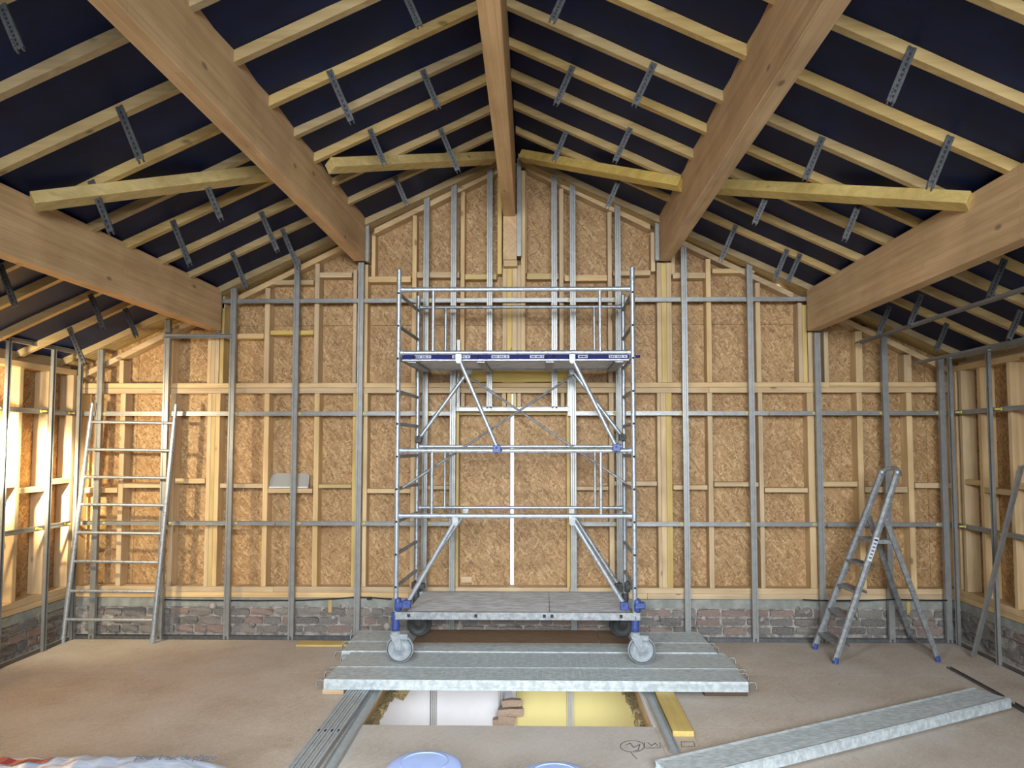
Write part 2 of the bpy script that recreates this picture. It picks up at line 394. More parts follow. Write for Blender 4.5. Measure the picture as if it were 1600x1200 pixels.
# OSB sheets (each its own part), clipped under the roof line
def sheets(bounds, zsplit, y, mat, parent):
    for x0, x1 in zip(bounds, bounds[1:]):
        g = .0015; x0 += g; x1 -= g
        if abs(x0-g-xs) < 1e-6: x0 += hw
        if abs(x1+g-xs) < 1e-6: x1 -= hw
        lv = [Zp-.02]+zsplit+[9]
        for z0, z1 in zip(lv, lv[1:]):
            top = [(x1, min(z1-g, rz(x1))), (x0, min(z1-g, rz(x0)))]
            if x0 < XC < x1 and z1 > rz(XC): top.insert(1, (XC, rz(XC)))
            if min(top[0][1], top[-1][1]) < z0+g: 
                if max(top[0][1], top[-1][1]) < z0+g: continue
                # triangle
                xi = XC+math.copysign((ZR+RH+.10-z0)/SL, (x0+x1)/2-XC)
                pts = [(x0, z0), (xi, z0), (x0, rz(x0))] if rz(x0) > z0 and rz(x0) > rz(x1) else [(xi, z0), (x1, z0), (x1, rz(x1))]
            else: pts = [(x0, z0+g), (x1, z0+g)]+top
            m = MB(); slab(pts, y, y+.016, m); m.build('osb_panel', mat, parent)
bx = [XLO-.28, XLO+.62, stud_x(331), stud_x(494), stud_x(562), stud_x(646), stud_x(714), xs, stud_x(888), stud_x(957), stud_x(1040), stud_x(1190), stud_x(1346), XRO-.3, XRO+.28]
sheets(bx, [zw(508, YO)], YO, M['osb_xz'], wall_back)
# weather cladding behind the OSB (closes every joint but the slit)
for x0, x1 in ((xa, xs-hw), (xs+hw, xb)):
    m = MB(); pts = [(x0, Zp-.3), (x1, Zp-.3), (x1, rz(x1)+.02), (x0, rz(x0)+.02)]
    slab(pts, YO+.02, YO+.06, m); m.build('cladding', M['dark_wood'], wall_back)
m = MB(); m.box(xs-hw-.02, xs+hw+.02, YO+.055, YO+.1, zs1, rz(XC)+.05); m.box(xs-hw-.02, xs+hw+.02, YO+.055, YO+.1, Zp-.3, zs0)
m.build('cover_strip', M['dark_wood'], wall_back)

def wbox(x0, x1, y0, y1, z0, z1, name, mat, parent, bev=.002):
    m = MB(); m.box(x0, x1, y0, y1, z0, z1); return m.build(name, mat, parent, bev)
D = YO-YW
zsill0, zsill1 = zw(935.5, YW), zw(918, YW)
zb0, zb1 = zw(614, YW), zw(598, YW); zbm = zw(605.5, YW)
XA, XB = XLW+.02, XRW-.02
# sill plates and band plates, in lengths
for z0, z1, cuts in ((zsill0+.001, (zsill0+zsill1)/2-.001, [XA, stud_x(640), stud_x(1010), XB]), ((zsill0+zsill1)/2, zsill1, [XA, stud_x(430), stud_x(889), XB]),
                     (zb0, zbm-.001, [XA, stud_x(560), stud_x(1110), XB]), (zbm+.001, zb1, [XA, stud_x(735), stud_x(1300), XB])):
    for x0, x1 in zip(cuts, cuts[1:]): wbox(x0+.001, x1-.001, YW, YO-.002, z0, z1, 'plate', M['pine_x'], wall_back)
def zgable(x):      # underside of the sloping top plate
    l0 = PY(127, 592, YW); l1 = PY(760, 279, YW); r0 = PY(822, 266, YW); r1 = PY(1462, 573, YW)
    if x < XC: return l0.z+(x-l0.x)*(l1.z-l0.z)/(l1.x-l0.x)
    return r0.z+(x-r0.x)*(r1.z-r0.z)/(r1.x-r0.x)
for x0, x1 in ((XA-.02, stud_x(345)), (stud_x(358), stud_x(550)), (stud_x(580), stud_x(777)), (stud_x(822), stud_x(1020)), (stud_x(1058), stud_x(1246)), (stud_x(1296), XB)):
    m = MB(); slab([(x0, zgable(x0)), (x1, zgable(x1)), (x1, zgable(x1)+.052), (x0, zgable(x0)+.052)], YW, YO-.002, m); m.build('sloping_plate', M['pine_x'], wall_back, .002)
def stud(px0, px1, zt=None, z0=None, py=766, mat='pine_z', y=None, dy=0):
    x0, x1 = PY(px0, py, YW).x, PY(px1, py, YW).x
    if zt is None: zt = zgable((x0+x1)/2)-.012
    return wbox(x0+.0006, x1-.0006, YW+dy, YO-.002, z0, zt, 'stud', M[mat], wall_back, .0025)
low = [(117,123), (184,192), (263,271), (321,327.5), (327.5,334), (334,341), (410,418), (489,497), (549.5,556), (566,573), (641,648), (710.5,716.5), (885.5,891.5),
       (952,960), (1028,1033.5), (1033.5,1042), (1042,1051), (1107,1115), (1187,1194), (1264,1275), (1342,1351), (1420,1429), (1493,1499)]
for a, b in low:
    ylw = a in (327.5, 710.5, 885.5, 549.5, 1042)
    stud(a, b, zb0-.001, zsill1+.001, mat='yellow_z' if ylw else 'pine_z')
up = [(188,195,None), (264,271,None), (325,331,520), (331,337,520), (337,343,520), (344,350,452), (413,421,None), (490.5,498,None), (551,557,420), (567,574,412), (579,585,None, 431),
      (643,650,None), (719,725.5,None), (777,784,None,428), (785,792,414), (792,800,418), (800,808,418), (808,814,414), (814,821,None), (821.5,823,None,427), (874,881,None), (950,957,None), (1018,1025,None,425),
      (1027,1034,411), (1034,1042,411), (1042,1050,411), (1050,1056,None,430), (1104,1112,None), (1181,1189,None), (1247,1254,None), (1254,1261,None), (1262,1270,520), (1287,1294,520), (1336,1347,None), (1411,1423,None)]
for t_ in up:
    a, b, yt = t_[:3]; yb = t_[3] if len(t_) > 3 else None
    stud(a, b, zw(yt, YW) if yt else None, zw(yb, YW) if yb else zb1+.001, py=520, mat='yellow_z' if a in (792, 777, 1034, 344, 1254) else 'pine_z')
# noggins
nog = [(125,183,763,771), (192,252,755,763), (272,320,748,756), (343,410,756,763), (418,488,764,771), (497,549,757,763), (573,641,764,771), (648,710,759,765),
       (892,951,760,766), (960,1027,752,759), (1052,1106,758,765), (1116,1186,753,760), (1195,1263,762,769), (1276,1341,752,760), (1352,1419,760,769), (1430,1492,754,762),
       (352,412,520,528), (422,490,515,522), (499,550,424,432), (575,642,431,440), (651,718,424,433), (726,776,428,436), (823,873,427,436), (882,949,430,439), (958,1017,423,431), (1051,1103,427,436),
       (423,490,436,443), (1113,1180,421,428), (196,256,0,0)]
for a, b, c, d in nog:
    if c == 0: continue
    x0, x1 = PY(a, (c+d)/2, YW).x, PY(b, (c+d)/2, YW).x
    wbox(x0+.002, x1-.002, YW+R_.uniform(.001, .006), YO-.002, zw(d, YW), zw(c, YW), 'noggin', M['yellow_x' if a in (497, 726, 823, 422) else 'pine_x'], wall_back, .002)
# door opening trim: head batten and the pale yellow lintel board
wbox(stud_x(716.5), stud_x(885.5), YW+.005, YO-.002, zw(648, YW), zw(640.5, YW), 'door_head', M['yellow_x'], wall_back)
wbox(PY(734, 585, YR).x, PY(892, 585, YR).x, YW-.022, YW-.002, zw(597, YW), zw(570, YW), 'lintel_board', M['yellow_x'], wall_back)
for a, b in ((720,726), (784,791), (792,799), (801,807), (808,814), (876,882)): stud(a, b, zb0-.002, zw(640, YW), py=625, mat='yellow_z' if a in (792, 801) else 'pine_z', dy=.004)
wbox(PY(741, 910, YO).x-.12, PY(741, 910, YO).x-.02, YO-.02, YO-.004, zsill1+.02, zsill1+.075, 'offcut_block', M['pine_x'], wall_back)
# bricks of the plinth
def brick_meshes():
    out = []
    for k in range(9):
        bm = bmesh.new(); bmesh.ops.create_cube(bm, size=1); bmesh.ops.subdivide_edges(bm, edges=bm.edges[:], cuts=1, use_grid_fill=True)
        rr = random.Random(k)
        for v in bm.verts:
            e = .82 if sum(abs(c) > .4 for c in v.co) >= 2 else 1.0
            if abs(v.co.x) > .4 and abs(v.co.z) > .4: v.co.x *= .96; v.co.z *= .84
            v.co += Vector((rr.uniform(-.03, .03), rr.uniform(-.12, .12), rr.uniform(-.07, .07)))
        for f in bm.faces: f.smooth = False
        me = bpy.data.meshes.new('brick'); bm.to_mesh(me); bm.free(); me.materials.append(M['brick']); out.append(me)
    return out
BM = brick_meshes()
def course(a, b, fixed, z, axis, parent, h=.062, deep=.05, headers=False):
    p = a+R_.uniform(-.1, 0)
    while p < b:
        L = R_.choice([.2, .2, .19, .1, .205, .15]) if not headers else R_.choice([.095, .1, .09, .2])
        c = p+L/2; p += L+R_.uniform(.012, .02)
        if R_.random() < .03: continue
        if c-L/2 < a or c+L/2 > b+.05: continue
        o = link('brick', R_.choice(BM), parent, loc=(c, fixed+R_.uniform(-.004, .006), z+R_.uniform(-.003, .003)) if axis == 'x' else (fixed+R_.uniform(-.004, .004), c, z+R_.uniform(-.003, .003)))
        o.scale = (L, deep, h*R_.uniform(.9, 1.08)) if axis == 'x' else (L, deep, h*R_.uniform(.9, 1.08))
        o.rotation_euler = (0, R_.uniform(-.02, .02), (0 if axis == 'x' else math.pi/2)+R_.uniform(-.03, .03))
rows = [ZC-.043-i*.076 for i in range(0, 3)]
for i, z in enumerate(rows): course(XLW, XRW, YW+.022, z, 'x', wall_back, deep=.05)
for i in range(3, 6): course(-1.2, .7, YW+.022, ZC-.043-i*.076, 'x', wall_back)
# lumps of squeezed mortar and old foam along the top of the bricks
m = MB()
for k in range(46):
    x = R_.uniform(XLW, XRW); r = R_.uniform(.012, .045)
    m.lathe([(0, -r), (r*.8, -r*.6), (r, 0), (r*.7, r*.6), (0, r*.8)], (x, YW+.012, ZC-R_.choice([.002, .005, .08, .155])+R_.uniform(-.015, .012)), (R_.uniform(-.4, .4), R_.uniform(-.3, .3), 1), 7)
tag(m.build('mortar_lumps', M['mortar'], wall_back), kind='stuff')

for pa in (513, 1416):
    x = PY(pa, 945, YW).x; wbox(x, x+.032, YW-.006, YW+.02, zw(958, YW), zw(937, YW), 'wedge', M['yellow_z'], wall_back)
# ---- metal lining of the back wall
def cprof(w=.046, d=.034):
    g = .004
    return ribbon([(w/2-.006, d), (w/2, d), (w/2, 0), (w*.24, 0), (w*.17, g), (-w*.17, g), (-w*.24, 0), (-w/2, 0), (-w/2, d), (-w/2+.006, d)], .0016)
def metal_stud(px, ytop, ybot=993, py=700, Y=YM, name='metal_stud', parent=None, w=.046):
    x = PY(px, py, Y).x; zt = zw(ytop, Y); zb = max(0.004, zw(ybot, Y)) if ybot < 990 else .004
    m = MB(); m.poly(cprof(w), (x, Y, zb), (x, Y, zt), (1, 0, 0)); return m.build(name, M['galv'], parent or wall_back)
MS = [(152,545), (256,498), (359.5,448), (459,402), (560.5,409), (663.5,292), (707,270), (896,264), (967.5,302), (1072,386), (1176,393), (1281,521), (1386.5,528), (1475,561)]
for px, yt in MS: metal_stud(px, yt)
metal_stud(765, 259, 638, py=450); metal_stud(866, 262, 638, py=450)
metal_stud(716, 531, 640, py=600, Y=YM-.01, name='metal_angle', w=.022); metal_stud(889, 573, 650, py=600, Y=YM-.01, name='metal_angle', w=.022)
def hrail(x0, x1, yy, h=.038, name='metal_rail'):
    z = zw(yy, YR); m = MB(); hh = h/2
    m.poly(ribbon([(-hh, .012), (-hh, 0), (-hh*.4, 0), (-hh*.3, .003), (hh*.3, .003), (hh*.4, 0), (hh, 0), (hh, .012)], .0015), (x0, YR-.012, z), (x1, YR-.012, z), (0, 0, 1))
    return m.build(name, M['galv'], wall_back)
for yy, segs in ((469.5, ((346, 560), (562, 1262))), (646, ((120, 560), (562, 710), (892, 1200), (1202, 1488))), (818, ((118, 430), (432, 712), (892, 1290), (1292, 1488)))):
    for a, b in segs: hrail(PY(a, yy, YR).x, PY(b, yy, YR).x, yy)
m = MB(); z = zw(639, YM); m.poly(ribbon([(-.02, .04), (-.02, 0), (.02, 0), (.02, .04)], .0016), (PY(713, 639, YM).x, YM, z), (PY(889, 639, YM).x, YM, z), (0, 0, 1)); m.build('metal_rail', M['galv'], wall_back)
m = MB(); z = zw(524.5, YM); m.poly(ribbon([(-.018, .04), (-.018, 0), (.018, 0), (.018, .04)], .0016), (PY(256, 524, YM).x, YM-.004, z), (PY(362, 524, YM).x, YM-.004, z), (0, 0, 1)); m.build('metal_rail', M['galv'], wall_back)
# floor track
def track(p0, p1, name, parent, up=(0,0,1), w=.05, h=.03, mat='galv_dark'):
    m = MB(); d = (Vector(p1)-Vector(p0)).normalized(); m.poly(ribbon([(h, w/2), (0, w/2), (0, -w/2), (h, -w/2)], .0016), p0, p1, up); return m.build(name, M[mat], parent)
for a, b in ((XL+.01, -1.22), (.70, XR-.01)): track((a, YM+.024, .002), (b, YM+.024, .002), 'floor_track', wall_back)
# sloping track under the last rafter
for a, b in ((XL+.03, PY(342, 452, YM).x), (PY(366, 437, YM).x, PY(560, 350, YM).x), (PY(583, 340, YM).x, PY(781, 248, YM).x)):
    za = lambda x: PY(120, 552, YM).z+(x-PY(120, 552, YM).x)*(PY(780, 247, YM).z-PY(120, 552, YM).z)/(PY(780, 247, YM).x-PY(120, 552, YM).x)
    m = MB(); m.poly(ribbon([(-.022, -.03), (-.022, 0), (.022, 0), (.022, -.03)], .0016), (a, YM-.012, za(a)+.012), (b, YM-.012, za(b)+.012), (0, 1, 0)); m.build('sloping_track', M['galv'], wall_back)
# clips where studs meet rails
for px, yt in MS:
    for yy in (469.5, 646, 818):
        if yt > yy-12 or (700 < px < 890): continue
        if px < 400 and yy < 500: continue
        x = PY(px+(6.5 if px < 800 else -6.5), yy, YM).x; z = zw(yy, YR)
        m = MB(); m.lathe([(.004, 0), (.012, .001), (.012, .006), (.006, .008), (.006, .03)], (x, YR-.022, z), (0, 1, 0), 10); m.box(x-.014, x+.014, YR-.02, YR-.014, z-.005, z+.005)
        m.build('clip', M['yellow_clip'], wall_back)
# joist-hanger plates at the beam ends
for px0, px1, ya, yb in ((572,577.5,342,407), (1023,1029.5,343,407), (808,814.5,247,400), (340.5,345.5,452,518), (1262,1267,462,517)):
    x0, x1 = PY(px0, (ya+yb)/2, YM+.03).x, PY(px1, (ya+yb)/2, YM+.03).x
    m = MB(); m.box(x0, x1, YM+.0, YM+.055, zw(yb, YM), zw(ya, YM)); m.build('beam_end_plate', M['galv'], wall_back)

# ---- side walls
def side_wall(name, X, XW_, XO_, s_, label):
    m = MB(); a, b = sorted((XW_+s_*.012, XO_+s_*.3)); m.box(a, b, YB-.3, YW+.02, -3.0, ZC, 0)
    a, b = sorted((XW_+s_*.002, XO_+s_*.3)); m.box(a, b, YB-.3, YW+.02, ZC, Zp, 1)
    a, b = sorted((XO_+s_*.022, XO_+s_*.3)); m.box(a, b, YB-.3, YO+.3, Zp, 2.75, 2)
    wl = tag(m.build(name, [M['mortar'], M['cement'], M['dark_wood']]), label, kind='structure')
    zt = 2.385 if s_ < 0 else 2.40
    for y0 in [YB+i*1.22 for i in range(9)]:
        y1 = min(y0+1.217, YO)
        if y0 > YO-.2: continue
        for z0, z1 in ((Zp-.01, zt+.02), ): 
            a, b = sorted((XO_, XO_+s_*.016)); mm = MB(); mm.box(a, b, y0, y1, z0, z1+.25); mm.build('osb_panel', M['osb_yz'], wl)
    a, b = sorted((XW_, XO_-s_*.002)); zh = (zsill0+zsill1)/2
    for z0, z1, off in ((zsill0+.001, zh-.001, 0), (zh, zsill1, 1.3), (zt-.048, zt, .6), (zt+.001, zt+.09, 1.9)):
        ys = [YB, YB+2.1+off, YB+5.6+off*.6, YW-.002]
        for y0, y1 in zip(ys, ys[1:]):
            if z1 == zt+.09: aa, bb = sorted((XW_+s_*.06, XO_-s_*.002))
            else: aa, bb = a, b
            wbox(aa, bb, y0+.001, y1-.001, z0, z1, 'plate', M['pine_y'], wl)
    # timber studs
    sy = []
    if s_ < 0: known = [PX(x, 850, XW_).y for x in (112, 67, 21)]
    else: known = [PX(x, 850, XW_).y for x in (1510, 1540, 1588)]
    y = known[-1]; sy = known[:]
    while y > YB+.6: y -= .48; sy.append(y)
    for i, y in enumerate(sy): wbox(a, b, y, y+.045, zsill1+.001, zt-.049, 'stud', M['pine_z'], wl, .0025)
    wbox(a, b, YW-.05, YW-.003, zsill1+.001, zt-.049, 'stud', M['pine_z'], wl, .0025)
    ss = sorted(sy+[YW-.05])
    for i, (y0, y1) in enumerate(zip(ss, ss[1:])):
        z = 1.33+(.035 if i % 2 else -.02)
        if y1-y0 > .1: wbox(a+.004, b, y0+.046, y1-.001, z, z+.045, 'noggin', M['pine_y'], wl)
    # metal studs
    ms = [PX(x, 700, X).y for x in ((120, 77, 5.5) if s_ < 0 else (1490, 1551, 1640))]
    y = ms[-1]
    while y > YB+.7: y -= .6; ms.append(y)
    tz = PX(60, 539, X).z if s_ < 0 else PX(1550, 545, X).z
    mm = MB(); pr = cprof(); pr = cprof(.034, .022); mm.poly(pr, (0, 0, .004), (0, 0, tz), (0, 1, 0) if s_ > 0 else (0, -1, 0)); me = mm.mesh('metal_stud', M['galv'])
    for y in ms: 
        # opening of the profile faces the wall
        link('metal_stud', me, wl, loc=(X, y, 0))
    m2 = MB(); m2.poly(ribbon([(-.018, .03*-s_), (-.018, 0), (.018, 0), (.018, .03*-s_)], .0016), (X+s_*.004, YB, tz), (X+s_*.004, YM, tz), (0, 0, 1)); m2.build('top_track', M['galv'], wl)
    m2 = MB(); m2.box(min(X, X+s_*.05), max(X, X+s_*.05), YB, YM, .001, .004); m2.box(*( (X, X+.002) if s_ > 0 else (X-.002, X)), YB, YM, .001, .032); m2.build('floor_track', M['galv_dark'], wl)
    for zz in (zw(646, YR), zw(818, YR)):
        hh = .019; xr = X+s_*.053
        m2 = MB(); m2.poly(ribbon([(-hh, .012*s_), (-hh, 0), (-hh*.4, 0), (-hh*.3, .003*s_), (hh*.3, .003*s_), (hh*.4, 0), (hh, 0), (hh, .012*s_)], .0015), (xr, YB, zz), (xr, YM, zz), (0, 0, 1)); m2.build('metal_rail', M['galv'], wl)
        for y in ms[:5]:
            m3 = MB(); m3.box(min(xr-s_*.05, xr), max(xr-s_*.05, xr), y-.045, y-.034, zz-.006, zz+.006); m3.lathe([(0, 0), (.014, .002), (.014, .01), (0, .012)], (xr-s_*.014, y-.05, zz), (s_, 0, 0), 8); m3.build('clip', M['yellow_clip'], wl)
    for i, z in enumerate(rows): course(1.5, YW, XW_-s_*-.022, z, 'y', wl, headers=(i % 2 == 0))
    return wl
wall_left = side_wall('wall_left', XL, XLW, XLO, -1, 'low timber framed wall beside the bright lamp glow')
wall_right = side_wall('wall_right', XR, XRW, XRO, 1, 'low timber framed wall in shade')
# ceiling furring rails on the right and under the lower left beam
def furring(px, py, y0, parent=ceiling):
    p = PY(px, py, YM); m = MB()
    m.poly(ribbon([(-.024, .02), (-.02, 0), (.02, 0), (.024, .02)], .0016), (p.x, y0, p.z), (p.x, YM-.06, p.z), (1, 0, 0)); return m.build('furring_rail', M['galv'], parent)
furring(1335, 536, -2); furring(1424, 567, -2)
# wall behind the camera
m = MB(); m.box(XLO-.3, XRO+.3, YB-.36, YB-.02, -3, 4.6); tag(m.build('wall_front', M['osb_xz']), 'plain board wall behind the viewer', kind='structure')

# ---- floor with the stairwell opening
HX0, HX1 = PZ(550, 1130, 0).x, PZ(1023, 1136, 0).x; HY0 = PZ(800, 1134, 0).y; HY1 = YW
m = MB(); zb = -.165
for x0, x1, y0, y1 in ((XLO, HX0, YB, YW+.02), (HX1, XRO, YB, YW+.02), (HX0, HX1, YB, HY0)): m.box(x0, x1, y0, y1, zb, -.0225)
floor_ = tag(m.build('floor', [M['glulam_y']]), 'chipboard floor with an open stairwell', kind='structure')
def fpanel(x0, x1, y0, y1, mat='floor', z=0, n='floor_panel', th=.022):
    g = .0006; m = MB(); m.box(x0+g, x1-g, y0+g, y1-g, z-th, z); return m.build(n, M[mat], floor_)
fx = [XLW-.02, -3.4, HX0-.115, HX0, HX1, HX1+.21, 1.7, 3.0, XRW+.02]
fy = [YB, -1.6, .1, 1.9, 3.15, HY0, 5.6, YW+.01]
for i, (x0, x1) in enumerate(zip(fx, fx[1:])):
    for j, (y0, y1) in enumerate(zip(fy, fy[1:])):
        if x0 >= HX0-.001 and x1 <= HX1+.001:
            if y0 >= HY0-.001: continue
            fpanel(x0, x1, y0, y1, 'board_grey')
        else: fpanel(x0, x1, y0, y1, 'floor')
# pale trimmer edges of the opening
wbox(HX0-.004, HX0+.006, HY0, YW, -.03, .003, 'edge_strip', M['white_label'], floor_)
wbox(HX1-.006, HX1+.004, HY0, YW, -.03, .003, 'edge_strip', M['white_label'], floor_)
# ragged plaster and mineral wool hanging under the trimmers
def ragged(x, s_, seed):
    rr = random.Random(seed); m = MB(); y = HY0
    while y < YW:
        w_ = rr.uniform(.03, .07); h_ = rr.uniform(.02, .07); dx = rr.uniform(-.03, .03)
        c = Vector((x+s_*dx*.5, y+w_/2, zb-h_/2+.01)); bmv = []
        for k in range(8): bmv.append((c.x+(-1 if k & 1 else 1)*(.03+rr.uniform(0, .03)), c.y+(-1 if k & 2 else 1)*(w_*.6+rr.uniform(0, .02)), c.z+(-1 if k & 4 else 1)*(h_*.5+rr.uniform(-.02, .02))))
        m.add(bmv, [(0,2,3,1), (4,5,7,6), (0,1,5,4), (2,6,7,3), (0,4,6,2), (1,3,7,5)])
        y += w_
    tag(m.build('torn_insulation', M['insulation'], floor_), kind='stuff')
ragged(HX0, 1, 3); ragged(HX1, -1, 5)
m = MB(); p = PY(628, 1085, 5.9)
m.add([(p.x-.07, 5.9, p.z+.06), (p.x+.06, 5.9, p.z+.05), (p.x+.045, 5.92, p.z-.0), (p.x+.01, 5.9, p.z-.05), (p.x-.05, 5.9, p.z-.03), (p.x-.07, 5.98, p.z+.06), (p.x+.06, 5.98, p.z+.05), (p.x+.045, 5.98, p.z), (p.x+.01, 5.98, p.z-.05), (p.x-.05, 5.98, p.z-.03)],
      [(0,1,2,3,4), (9,8,7,6,5), (0,1,6,5), (1,2,7,6), (2,3,8,7), (3,4,9,8), (4,0,5,9)]); m.build('torn_insulation', M['insulation'], floor_)
# pencil marks on the board
def mark(pts, name='pencil_mark'):
    m = MB(); P = [PZ(a, b, 0.0012) for a, b in pts]
    for a, b in zip(P, P[1:]): m.bar(a, b, .0035, .0012, (b-a).cross(Vector((0, 0, 1))))
    m.build(name, M['pencil'], floor_)
mark([(988+19*math.cos(a), 1166+9*math.sin(a)) for a in [i*math.pi/9 for i in range(19)]])
mark([(978,1164), (985,1161), (990,1168), (1000,1163), (997,1172), (990,1173)]); mark([(1007,1160), (1006,1166)])
mark([(1009,1169), (1032,1168), (1031,1160)]); mark([(1012,1160), (1018,1165), (1024,1161), (1028,1166)]); mark([(1064,1159), (1065,1167), (1086,1166), (1084,1159), (1064,1159)]); mark([(986,1176), (995,1186)])

# ---- storey below, seen through the opening
low_ = MB(); low_.box(-3.2, 3.2, 1.5, 6.6, -2.9, -2.8, 0); low_.box(-3.3, -3.2, 1.4, 6.7, -2.9, -.166, 0); low_.box(3.2, 3.3, 1.4, 6.7, -2.9, -.166, 0); low_.box(-3.3, 3.3, 1.4, 1.5, -2.9, -.166, 0)
lower = tag(low_.build('wall_lower', M['plasterboard']), 'white walls of the room below the stairwell', kind='structure')
YL = 6.52
def lbox(px0, px1, mat, name, y0, y1, z0=-2.8, z1=-.2): 
    x0, x1 = PY(px0, 1108, y0).x, PY(px1, 1108, y0).x
    return wbox(x0, x1, y0, y1, z0, z1, name, M[mat], lower, 0)
lbox(540, 672, 'plasterboard', 'white_board', YL, YL+.02); lbox(673, 779, 'plasterboard', 'white_board', YL, YL+.02); lbox(779.5, 800, 'plasterboard', 'white_board', YL, YL+.02)
lbox(804, 1035, 'yellow_board', 'yellow_board', YL+.01, YL+.03)
for a, b in ((674, 681), (780, 787), (886, 895)):
    x = PY((a+b)/2, 1108, YL-.03).x; m = MB(); m.poly(cprof(.045), (x, YL-.035, -2.8), (x, YL-.035, -.2), (1, 0, 0)); m.build('metal_stud', M['galv'], lower)
# stub of broken masonry between the boards
stubm = BM[2].copy(); stubm.materials.clear(); stubm.materials.append(M['stub'])
for (a, b, zc, h, dp) in ((779, 806, 1124, .08, .12), (778, 818, 1112, .07, .10), (770, 781, 1128, .06, .08), (784, 815, 1098, .06, .06)):
    p = PY((a+b)/2, zc, YL-.1); o = link('brick', R_.choice(BM), lower, loc=p); o.data = stubm; o.scale = (PY(b, zc, YL-.1).x-PY(a, zc, YL-.1).x, dp, h); o.rotation_euler = (0, R_.uniform(-.15, .15), R_.uniform(-.1, .1))
lbox(800, 806, 'plasterboard', 'torn_plaster', YL-.05, YL)

# ================================================================== THINGS
# ---- glulam purlins
def glulam(far, near, w, h, label, bev=.004):
    o = empty('glulam_beam', (far[0], far[1], far[2]), label, 'beam', 'glulam roof beams')
    p0 = Vector(far)+Vector((0, 0, h/2)); p1 = Vector(near)+Vector((0, 0, h/2)); m = MB(); m.bar(p0, p1, w, h, (1, 0, 0)); m.build('timber', M['glulam_y'], o, bev); return o
def purlin(px_face, ytop, ybot, s_, w, label):
    p = PY(px_face, ybot, YM-.005); zt = zw(ytop, YM); x = p.x+s_*w/2
    return glulam((x, YM-.005, p.z), (x, YB+.1, p.z), w, zt-p.z, label), x, p.z
purlin(571, 340, 408, -1, .104, 'inner left glulam beam, bright warm patch near the top of the photo')
purlin(1030, 340, 408, 1, .104, 'inner right glulam beam running up to the top edge of the photo')
purlin(345.5, 451, 517, -1, .104, 'outer left glulam beam with a lit lower edge')
purlin(1262, 455, 517, 1, .104, 'outer right glulam beam above the stepladder')
hr = 2.05; Dn = hr*F/696
zu = 1.7+hr; yfar = YM+.0
xl0 = PY(785, 330, YM-.01).x; xr0 = PY(806.5, 330, YM-.01).x; dn = PZ(746, 0, zu); dr = PZ(779.5, 0, zu)
a0 = (xl0+xr0)/2; b0 = (dn.x+dr.x)/2; wid = ((xr0-xl0)+(dr.x-dn.x))/2
k = (YB+.1-dn.y)/(dn.y-YM); 
glulam((a0, YM-.01, zu), (b0+(b0-a0)*k, YB+.1, zu), wid, ZR+.05-zu, 'ridge glulam beam in the middle of the roof')
# post under the ridge beam
po = empty('ridge_post', (PY(797, 400, YM).x, YM+.04, zw(414, YM)), 'short orange-brown timber post under the ridge beam', 'post')
x0, x1 = PY(786, 370, YM).x, PY(807.5, 370, YM).x; zpb, zpt = zw(406, YM), zu+.02
m = MB(); m.box(x0, x1, YM-.008, YW-.004, zpb, zpt); m.build('timber', M['glulam_y'], po, .003)
m = MB(); m.box(x0+.004, x1+.004, YM-.004, YW-.004, zw(416, YM), zpb-.002); m.build('bearing_block', M['pine_x'], po, .003)

# ---- diagonal wind braces
def brace(pa, pb, label):
    a = Vector(pa); b = Vector(pb); mid = (a+b)/2
    o = empty('wind_brace', a, label, 'brace', 'diagonal timber braces under the rafters')
    up = Vector((math.copysign(SL, mid.x-XC), 0, 1)).normalized()
    m = MB(); d = (b-a).normalized(); xa = d.cross(up); m.bar(a, b, .10, .075, xa); m.build('timber', M['yellow_x'], o, .003); return o
def on_roof(px, py, X, dz=-.045): p = PX(px, py, X); return Vector((X, p.y, roof(X)+dz))
brace((XC-.16, 6.24, ZR-.075), on_roof(515, 272, -1.50), 'left brace between the ridge beam and the inner left beam')
brace(on_roof(515, 272, -1.50)+Vector((-.215, -.17, -.095)), on_roof(50, 320, -2.83), 'far left brace ending on the outer left beam')
brace((XC+.10, 6.26, ZR-.05), on_roof(1064, 270, 1.03), 'right brace between the ridge beam and the inner right beam')
brace(on_roof(1064, 270, 1.03)+Vector((.18, -.18, -.08)), on_roof(1516, 302, 2.335), 'far right brace ending on the outer right beam')

# ---- mobile scaffold tower
YF, YK = 5.5, 6.22
fl, fr = PY(621, 700, YF).x, PY(990, 700, YF).x; kl, kr = PY(652, 700, YK).x, PY(975, 700, YK).x
tower = empty('scaffold_tower', ((fl+fr)/2, (YF+YK)/2, .105), 'tall aluminium mobile scaffold tower on grey castors', 'scaffold')
def zf(py): return PY(800, py, YF).z
def zk(py): return PY(800, py, YK).z
A = M['alu']
Zrung = [zf(458+51.05*i) for i in range(10)]
for x, Y, top in ((fl, YF, zf(421)), (fr, YF, zf(419)), (kl, YK, zf(432)), (kr, YK, zf(432))):
    m = MB(); m.tube((x, Y, .33), (x, Y, top), .0185, 14)
    m.tube((x, Y, top), (x, Y, top+.012), .0185, 14, .006)
    po_ = m.build('post', A, tower)
    if Y == YF:
        for z in Zrung:
            mm = MB(); mm.lathe([(0, 0), (.0085, 0), (.0085, .004)], (x, Y-.0192, z), (0, 1, 0), 10); mm.build('rung_end', M['black'], po_)
for xa_, xb_ in ((fl, kl), (fr, kr)):
    for z in Zrung:
        m = MB(); m.tube((xa_, YF, z), (xb_, YK, z), .014, 10); m.build('rung', M['alu_dusty'], tower)
